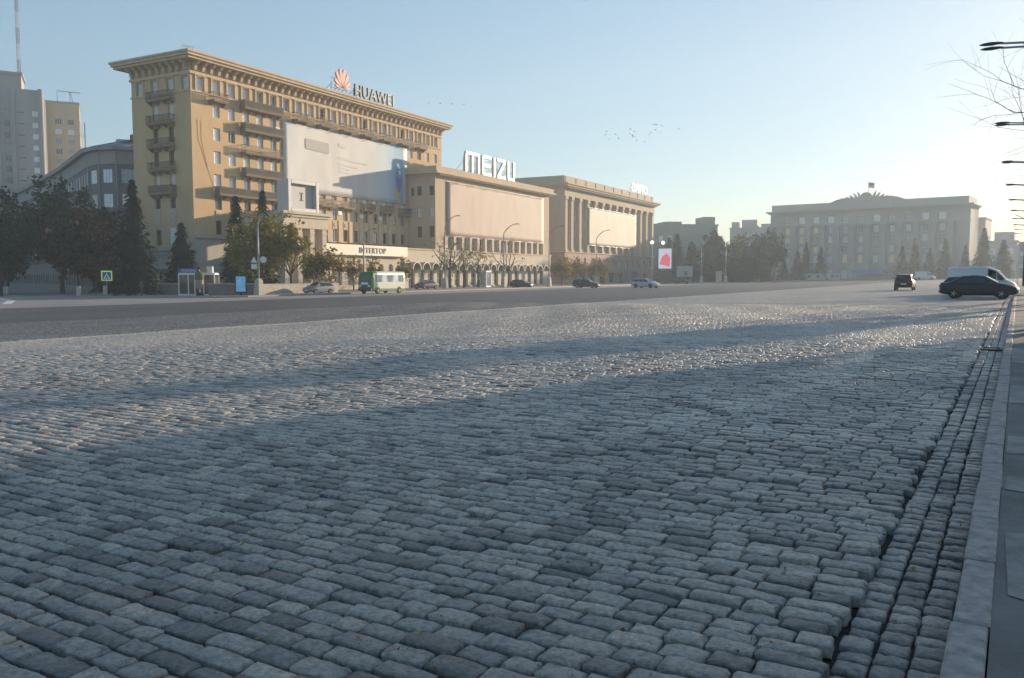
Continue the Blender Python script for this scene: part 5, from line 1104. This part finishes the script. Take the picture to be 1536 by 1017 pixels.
# ------------------------------------------------------------------ vehicles
def carpaint(n, c, coat=.25): return mk('paint_' + n, c, .38, 0, spec=.3, coat=coat)
def wheel_mesh(r, w):
    t = MB(); t.lathe([(r * .62, -w/2), (r * .92, -w/2), (r, -w * .32), (r, w * .32), (r * .92, w/2), (r * .62, w/2)], 20, 'y'); m = MB(); m.lathe([(r * .1, -w * .42), (r * .60, -w * .46), (r * .63, w * .3)], 14, 'y')
    for k in range(5): a = 6.283 * k / 5; m.tube([(0, -w * .47, 0), (r * .58 * math.cos(a), -w * .47, r * .58 * math.sin(a))], .035, 4)
    return t.mesh('tyre', M['tyre'], False), m.mesh('rim', M['rim'])
WHL = {}
def vehicle(name, label, cat, x, y, rz, st, cab, paint, wb, r=.31, ztop=True, group=None, split=None, z=.0, plate_col='white', lights=True, high=0):
    # st: stations front(+x) .. each (x, half width, z bottom, z shoulder, z top, half width top); cab = indices (rear base, roof rear, roof front, cowl)
    o = root(name, label, cat, (x, y, gz(x, y) + z), rz, group); mb = MB(); n = 0
    for (sx, w, zb, zs, zt, wt) in st:
        half = [(w * .86, zb), (w * .98, zb + .10), (w, (zb + zs) / 2), (w * .985, zs - .06), (w * .95, zs), (wt, zt - .03), (wt * .86, zt + .005)]
        ring = [(sx, -a, b) for a, b in half] + [(sx, a, b) for a, b in half[::-1]]; n = len(ring); mb.v += ring
    for i in range(len(st) - 1):
        for k in range(n): mb.f.append((i*n+k, i*n+(k+1)%n, (i+1)*n+(k+1)%n, (i+1)*n+k)); mb.m.append(0)
    mb.f.append(tuple(range(n))[::-1]); mb.f.append(tuple((len(st)-1)*n + k for k in range(n))); mb.m += [0, 0]
    body = mb.build('body', paint, o, smooth=True)
    es = body.modifiers.new('edges', 'EDGE_SPLIT'); es.split_angle = R(38)
    a, b, c, d = cab
    S = lambda k, s: Vector((st[k][0], s * st[k][1] * .95, st[k][3])); T = lambda k, s: Vector((st[k][0], s * st[k][5], st[k][4] - .03))
    for s in (-1, 1):
        ks = list(range(a, d + 1)); 
        for k, k2 in zip(ks[:-1], ks[1:]):
            p = [S(k, s).lerp(T(k, s), .10), S(k2, s).lerp(T(k2, s), .10), S(k2, s).lerp(T(k2, s), .88), S(k, s).lerp(T(k, s), .88)]
            cen = sum(p, Vector()) / 4; q = [Vector((cen.x + (v.x - cen.x) * .93, v.y + s * .012, v.z)) for v in p]
            g = MB(); g.face(q); g.build('side_window', M['glasscar'], o)
    for (k, k2, nm) in ((c, d, 'windscreen'), (a, b, 'rear_window')):
        def e(k, s, f): v = Vector((st[k][0], s * st[k][5] * .86, st[k][4] + .005)); return v
        p = [e(k, -1, 0), e(k, 1, 0), e(k2, 1, 0), e(k2, -1, 0)]; cen = sum(p, Vector()) / 4
        nrm = (p[1] - p[0]).cross(p[2] - p[1]).normalized(); nrm = nrm if nrm.z > 0 or (abs(nrm.z) < .05 and (nrm.x > 0) == (nm == 'windscreen')) else -nrm
        g = MB(); g.face([cen + (v - cen) * .92 + nrm * .012 for v in p]); g.build(nm, M['glasscar'], o)
    if r not in WHL: WHL[r] = wheel_mesh(r, .2)
    w = max(q[1] for q in st)
    for sx in wb:
        for s in (-1, 1):
            am = MB(); am.prism([((r + .07) * math.cos(t), (r + .07) * math.sin(t)) for t in [math.pi * k / 10 for k in range(11)]], lambda p: (sx + p[0], s * (w - .06), r + p[1]), lambda p: (sx + p[0], s * (w + .006), r + p[1])); am.build('wheel_arch', M['black'], o)
            wh = inst('wheel', WHL[r][0], o, (sx, s * (w - .07), r), 0 if s < 0 else math.pi); inst('rim', WHL[r][1], wh, (0, 0, 0))
    xf, xr = st[-1][0], st[0][0]
    for s in (-1, 1):
        MB().box(xf - .28, xf - .03, min(s * st[-2][1] * .93, s * .34), max(s * st[-2][1] * .93, s * .34), st[-1][3] - .10, st[-1][3] + .03).build('headlight', M['lampglass'], o)
        MB().box(xr - .012, xr + .16, min(s * st[1][1] * .97, s * .44), max(s * st[1][1] * .97, s * .44), st[0][3] - .16, st[0][3] - .01 + high).build('tail_light', M['red'], o)
        xm = st[d][0] - .1; MB().box(xm - .08, xm + .08, min(s * (w - .02), s * (w + .16)), max(s * (w - .02), s * (w + .16)), st[d][3] + .02, st[d][3] + .16).build('mirror', paint, o)
    MB().box(xr - .02, xr + .02, -.26, .26, .62, .73).build('number_plate', M['white'], o)
    MB().box(xf - .02, xf + .014, -.26, .26, .40, .50).build('number_plate', M['white'], o)
    MB().box(xr - .03, xr + .3, -w * .93, w * .93, .36, .48).build('bumper', M['black'], o)
    return o
SEDAN = [(-2.25, .70, .42, .84, .88, .62), (-2.17, .81, .30, .95, .99, .70), (-1.62, .85, .22, .97, 1.03, .70), (-.92, .86, .2, .94, 1.39, .60), (-.2, .86, .2, .92, 1.45, .61), (.38, .86, .2, .91, 1.39, .60), (1.10, .85, .2, .90, .98, .70), (1.75, .84, .22, .82, .88, .68), (2.12, .77, .28, .70, .74, .60), (2.24, .66, .40, .60, .62, .5)]
WAGON = [(-2.2, .76, .36, .86, 1.0, .66), (-2.14, .83, .28, .95, 1.08, .68), (-1.85, .86, .22, .96, 1.40, .62), (-.9, .86, .2, .94, 1.46, .62), (-.1, .86, .2, .92, 1.46, .62), (.42, .86, .2, .91, 1.40, .60), (1.12, .85, .2, .90, .98, .70), (1.72, .84, .22, .82, .88, .68), (2.08, .77, .28, .70, .74, .60), (2.2, .66, .40, .60, .62, .5)]
HATCH = [(-1.95, .76, .36, .88, 1.0, .66), (-1.9, .82, .28, .96, 1.06, .66), (-1.45, .84, .22, .96, 1.44, .58), (-.5, .85, .2, .94, 1.5, .60), (.2, .85, .2, .92, 1.47, .60), (.95, .84, .2, .92, 1.0, .70), (1.5, .83, .22, .84, .90, .66), (1.85, .76, .28, .72, .76, .58), (1.95, .64, .40, .62, .64, .5)]
SUV = [(-2.2, .80, .45, .95, 1.1, .72), (-2.15, .87, .35, 1.05, 1.2, .72), (-1.85, .90, .3, 1.06, 1.62, .66), (-.8, .9, .28, 1.04, 1.70, .68), (0, .9, .28, 1.02, 1.70, .68), (.5, .9, .28, 1.02, 1.64, .66), (1.1, .89, .28, 1.02, 1.10, .76), (1.75, .88, .3, .96, 1.02, .74), (2.12, .80, .36, .84, .88, .66), (2.22, .70, .45, .72, .74, .56)]
vehicle('parked_car', 'dark blue sedan parked across the cobbles at the granite kerb', 'car', -2.42, 64.5, R(-4), SEDAN, (2, 3, 5, 6), carpaint('navy', (.007, .010, .020)), (-1.38, 1.36)).scale = (1.02, 1, 1.07)
vehicle('parked_car', 'dark estate car mostly hidden behind the parked blue sedan', 'car', -2.75, 70.5, R(-5), WAGON, (1, 2, 5, 6), carpaint('graphite', (.02, .022, .024)), (-1.36, 1.34))
vehicle('moving_car', 'black estate car seen from behind driving up the square', 'car', -10.6, 98.5, R(92), SUV, (1, 2, 5, 6), carpaint('black', (.010, .011, .012)), (-1.38, 1.36), r=.34)
vehicle('moving_car', 'dark green estate car passing the columned block', 'car', -61.2, 125.6, R(3), WAGON, (1, 2, 5, 6), carpaint('green', (.012, .035, .032)), (-1.36, 1.34))
vehicle('moving_car', 'silver white estate car driving beyond the dark green one', 'car', -49.8, 123.1, R(-12), WAGON, (1, 2, 5, 6), carpaint('silver', (.42, .45, .48)), (-1.36, 1.34))
vehicle('moving_car', 'black hatchback with pale front before the arcade', 'car', -75.3, 128.7, R(8), HATCH, (1, 2, 4, 5), carpaint('blackhatch', (.015, .016, .017)), (-1.2, 1.2))
vehicle('parked_car', 'grey car half hidden behind the green minibus', 'car', -74.5, 77.5, R(-93), HATCH, (1, 2, 4, 5), carpaint('grey', (.20, .22, .24)), (-1.2, 1.2))
vehicle('parked_car', 'blue car on the pavement before the arcade arches', 'car', -82.5, 97.5, R(-100), WAGON, (1, 2, 5, 6), carpaint('blue', (.08, .14, .30)), (-1.36, 1.34), z=.11)
vehicle('parked_car', 'dark violet car beside the first double armed lamp', 'car', -83, 111.0, R(-95), SEDAN, (2, 3, 5, 6), carpaint('violet', (.05, .04, .07)), (-1.38, 1.36), z=.11)
vehicle('parked_car', 'dark car parked below the advertising screens', 'car', -70.6, 197, R(10), HATCH, (1, 2, 4, 5), carpaint('darkfar', (.03, .03, .035)), (-1.2, 1.2))
VAN = [(-2.9, .93, .40, 1.3, 2.45, .86), (-2.85, .98, .32, 1.35, 2.55, .88), (-1.2, .99, .28, 1.35, 2.62, .90), (.5, .99, .28, 1.35, 2.62, .90), (1.25, .98, .28, 1.32, 2.30, .80), (1.95, .97, .28, 1.25, 1.45, .82), (2.55, .93, .32, 1.05, 1.12, .74), (2.8, .80, .42, .80, .84, .64)]
vehicle('parked_van', 'white van with high roof parked behind the blue sedan', 'van', -2.75, 79.0, R(-4), VAN, (3, 3, 4, 5), carpaint('vanwhite', (.62, .64, .68)), (-1.75, 1.75), r=.36).scale = (.86, .95, .84)
vehicle('parked_van', 'small white minivan far off before the administration building', 'van', -25.8, 293, R(0), VAN, (3, 3, 4, 5), carpaint('vanfar', (.5, .52, .52)), (-1.75, 1.75), r=.36)
vehicle('parked_car', 'orange taxi far off behind the black estate car', 'car', -30.0, 291, R(0), SEDAN, (2, 3, 5, 6), carpaint('taxi', (.45, .25, .05)), (-1.38, 1.36))
# minibus
bu = root('minibus', 'white and green city minibus driving before the arcade', 'bus', -1 * Vector((67.4, -81.2, 0)) + Vector((0, 0, gz(-67.4, 81.2))), ROT_B - math.pi / 2)
# local x forward (towards the camera side), y left
def busring(x, w, zb, zt, wt):
    half = [(w * .94, zb), (w, zb + .12), (w, 1.3), (w * .99, 1.9), (wt, zt - .18), (wt * .9, zt - .03), (wt * .5, zt)]; return [(x, -a, b) for a, b in half] + [(x, a, b) for a, b in half[::-1]]
green = carpaint('busgreen', (.02, .13, .05)); cream = carpaint('buscream', (.52, .55, .47))
for nm, secs, mt in (('front_body', [(3.45, .80, .45, 1.2, .7), (3.38, .98, .36, 2.3, .86), (3.05, 1.06, .34, 2.62, .98), (2.3, 1.08, .34, 2.68, 1.0)], green), ('body', [(2.298, 1.08, .34, 2.68, 1.0), (0, 1.09, .34, 2.70, 1.0), (-3.3, 1.08, .34, 2.68, 1.0), (-3.45, .98, .45, 2.5, .92)], cream)):
    mb = MB(); n = 14
    for s in secs: mb.v += busring(*s)
    for i in range(len(secs) - 1):
        for k in range(n): mb.f.append((i*n+k, i*n+(k+1)%n, (i+1)*n+(k+1)%n, (i+1)*n+k)); mb.m.append(0)
    mb.f.append(tuple(range(n))); mb.f.append(tuple((len(secs)-1)*n + k for k in range(n))[::-1]); mb.m += [0, 0]
    mb.build(nm, mt, bu)
g = MB(); g.face([(3.40, -.82, 1.42), (3.40, .82, 1.42), (3.15, .76, 2.42), (3.15, -.76, 2.42)]); 
gl = g.build('windscreen', M['pane_d'], bu); gl.location.x = .09
for s in (-1, 1):
    for k in range(5): x0 = -2.9 + 1.12 * k; MB().box(x0, x0 + .98, min(s * 1.07, s * 1.10), max(s * 1.07, s * 1.10), 1.42, 2.25).build('side_window', M['pane_c'] if k % 2 else M['pane_m'], bu)
    MB().box(3.36, 3.47, min(s * .5, s * .85), max(s * .5, s * .85), .85, 1.05).build('headlight', M['lampglass'], bu)
    MB().tube([(3.2, s * 1.0, 2.2), (3.55, s * 1.2, 2.0), (3.55, s * 1.2, 1.7)], .04, 4).build('mirror', M['black'], bu)
    MB().box(-3.3, 2.25, min(s * 1.085, s * 1.105), max(s * 1.085, s * 1.105), .36, .62).build('green_band', green, bu)
MB().box(-2.6, -1.5, -1.115, -1.096, 1.0, 1.25).build('red_lettering_panel', mk('bus_red', (.4, .08, .06), .5, .3, 8), bu)
MB().box(3.44, 3.48, -.5, .5, 1.1, 1.38).build('front_plate', M['white'], bu)
MB().box(3.3, 3.52, -1.0, 1.0, .40, .62).build('bumper', M['black'], bu)
if .38 not in WHL: WHL[.38] = wheel_mesh(.38, .24)
for sx in (2.3, -2.0):
    for s in (-1, 1):
        am = MB(); am.prism([(.46 * math.cos(t), .46 * math.sin(t)) for t in [math.pi * k / 10 for k in range(11)]], lambda p: (sx + p[0], s * 1.0, .38 + p[1]), lambda p: (sx + p[0], s * 1.112, .38 + p[1])); am.build('wheel_arch', M['black'], bu)
        wh = inst('wheel', WHL[.38][0], bu, (sx, s * 1.02, .38), 0 if s < 0 else math.pi); inst('rim', WHL[.38][1], wh, (0, 0, 0))

# ------------------------------------------------------------------ people
def person(label, x, y, rz, top, legs, h=1.72, walk=.15, z=.11):
    P_ = {'pel': (0, 0, .95), 'belly': (0, 0, 1.12), 'chest': (.02, 0, 1.35), 'neck': (.02, 0, 1.48), 'h1': (.04, 0, 1.58), 'h2': (.04, 0, 1.70),
          'hl': (0, .10, .88), 'kl': (walk * .7, .11, .48), 'al': (walk * .6, .11, .08), 'tl': (walk * .6 + .16, .12, .04), 'hr': (0, -.10, .88), 'kr': (-walk * .2, -.11, .48), 'ar': (-walk * 1.3, -.11, .10), 'tr': (-walk * 1.3 + .15, -.12, .04),
          'sl': (0, .19, 1.40), 'el': (-.06, .25, 1.13), 'wl': (.10, .24, .92), 'fl': (.14, .23, .83), 'sr': (0, -.19, 1.40), 'er': (.02, -.25, 1.13), 'wr': (.16, -.22, .95), 'fr': (.2, -.21, .86)}
    rad = {'pel': .155, 'belly': .15, 'chest': .17, 'neck': .06, 'h1': .085, 'h2': .09, 'hl': .10, 'kl': .065, 'al': .045, 'tl': .035, 'hr': .10, 'kr': .065, 'ar': .045, 'tr': .035, 'sl': .075, 'el': .055, 'wl': .04, 'fl': .035, 'sr': .075, 'er': .055, 'wr': .04, 'fr': .035}
    ed = [('pel', 'belly'), ('belly', 'chest'), ('chest', 'neck'), ('neck', 'h1'), ('h1', 'h2'), ('pel', 'hl'), ('hl', 'kl'), ('kl', 'al'), ('al', 'tl'), ('pel', 'hr'), ('hr', 'kr'), ('kr', 'ar'), ('ar', 'tr'), ('chest', 'sl'), ('sl', 'el'), ('el', 'wl'), ('wl', 'fl'), ('chest', 'sr'), ('sr', 'er'), ('er', 'wr'), ('wr', 'fr')]
    names = list(P_); me = bpy.data.meshes.new('person'); me.from_pydata([Vector(P_[k]) * (h / 1.79) for k in names], [(names.index(a), names.index(b)) for a, b in ed], [])
    bm = bmesh.new(); bm.from_mesh(me); lay = bm.verts.layers.skin.verify(); bm.verts.ensure_lookup_table()
    for i, k in enumerate(names): bm.verts[i][lay].radius = (rad[k], rad[k]); bm.verts[i][lay].use_root = (k == 'pel')
    bm.to_mesh(me); bm.free()
    m = bpy.data.materials.new('clothes'); m.use_nodes = True; nt = m.node_tree; tc = nt.nodes.new('ShaderNodeTexCoord'); sx = nt.nodes.new('ShaderNodeSeparateXYZ'); rp = nt.nodes.new('ShaderNodeValToRGB'); rp.color_ramp.interpolation = 'CONSTANT'
    mr = nt.nodes.new('ShaderNodeMapRange'); mr.inputs[2].default_value = 1.8; nt.links.new(tc.outputs['Object'], sx.inputs[0]); nt.links.new(sx.outputs[2], mr.inputs[0]); nt.links.new(mr.outputs[0], rp.inputs[0]); nt.links.new(rp.outputs[0], nt.nodes['Principled BSDF'].inputs['Base Color'])
    e = rp.color_ramp.elements; e[0].position = 0; e[0].color = (.02, .018, .016, 1); e[1].position = .05; e[1].color = (*legs, 1)
    for t_, c_ in ((.5, top), (.80, (.35, .22, .16)), (.91, (.04, .03, .02))): q = e.new(t_); q.color = (*c_, 1)
    me.materials.append(m); o = bpy.data.objects.new('person', me); o.location = (x, y, gz(x, y) + z); o.rotation_euler[2] = rz
    o.modifiers.new('skin', 'SKIN'); s = o.modifiers.new('sub', 'SUBSURF'); s.levels = 1; s.render_levels = 1
    return link(o, None, label, 'person')
person('person in dark clothes standing by the bare tree before the arcade', -84.2, 128.6, 1.2, (.02, .02, .022), (.02, .02, .022))
person('person in a dark jacket walking across the far end of the square', -57.7, 219, 2.6, (.03, .03, .035), (.16, .15, .14), z=0)
person('person in a pale coat walking past the pink stone base', -83, 167, 1.6, (.35, .34, .32), (.05, .05, .06))
person('person in brown walking beside the dark planter wall', -86.5, 61.5, -1.2, (.08, .06, .05), (.03, .03, .04))

# birds
def bird(label, x, y, z, a, group):
    o = root('bird', label, 'bird', (x, y, z), a, group); mb = MB(); mb.tube([(-.22, 0, 0), (-.05, 0, .01), (.12, 0, .02), (.22, 0, .03)], [.02, .06, .055, .015], 6); o.scale = (.6, .6, .6)
    b_ = mb.build('body', M['dark'], o)
    for s in (-1, 1): MB().prism([(-.10, .03), (.10, .03), (.05, .30), (-.10, .52)], lambda p: (p[0], s * p[1], .02 + .25 * p[1]), lambda p: (p[0], s * p[1], .035 + .25 * p[1])).build('wing', M['dark'], o)
rb = random.Random(9)
for k in range(22): 
    t_ = rb.gauss(0, 1); bird('small dark bird in the loose flock above the columned block', -50 + 3.2 * t_, 118 + rb.gauss(0, 2), 22.6 + .2 * t_ + rb.gauss(0, .35), rb.uniform(0, 6), 'birds in the flock')
for k in range(4): bird('small dark bird flying between the hotel sign and the white rooftop letters', -80 + 2.2 * k, 108, 28.5 - .3 * k, 1.0, 'birds by the hotel sign')

# ------------------------------------------------------------------ haze
hz = MB().box(-420, 150, -45, 440, -8, 112).build('haze', M['white'], kind='stuff'); hz.data.materials.clear()
hm = bpy.data.materials.new('haze_air'); hm.use_nodes = True; nt = hm.node_tree; nt.nodes.remove(nt.nodes['Principled BSDF'])
pv = nt.nodes.new('ShaderNodeVolumePrincipled'); pv.inputs['Color'].default_value = (.74, .88, 1.0, 1); pv.inputs['Density'].default_value = .00072; pv.inputs['Anisotropy'].default_value = .3
nt.links.new(pv.outputs[0], nt.nodes['Material Output'].inputs['Volume']); hz.data.materials.append(hm)
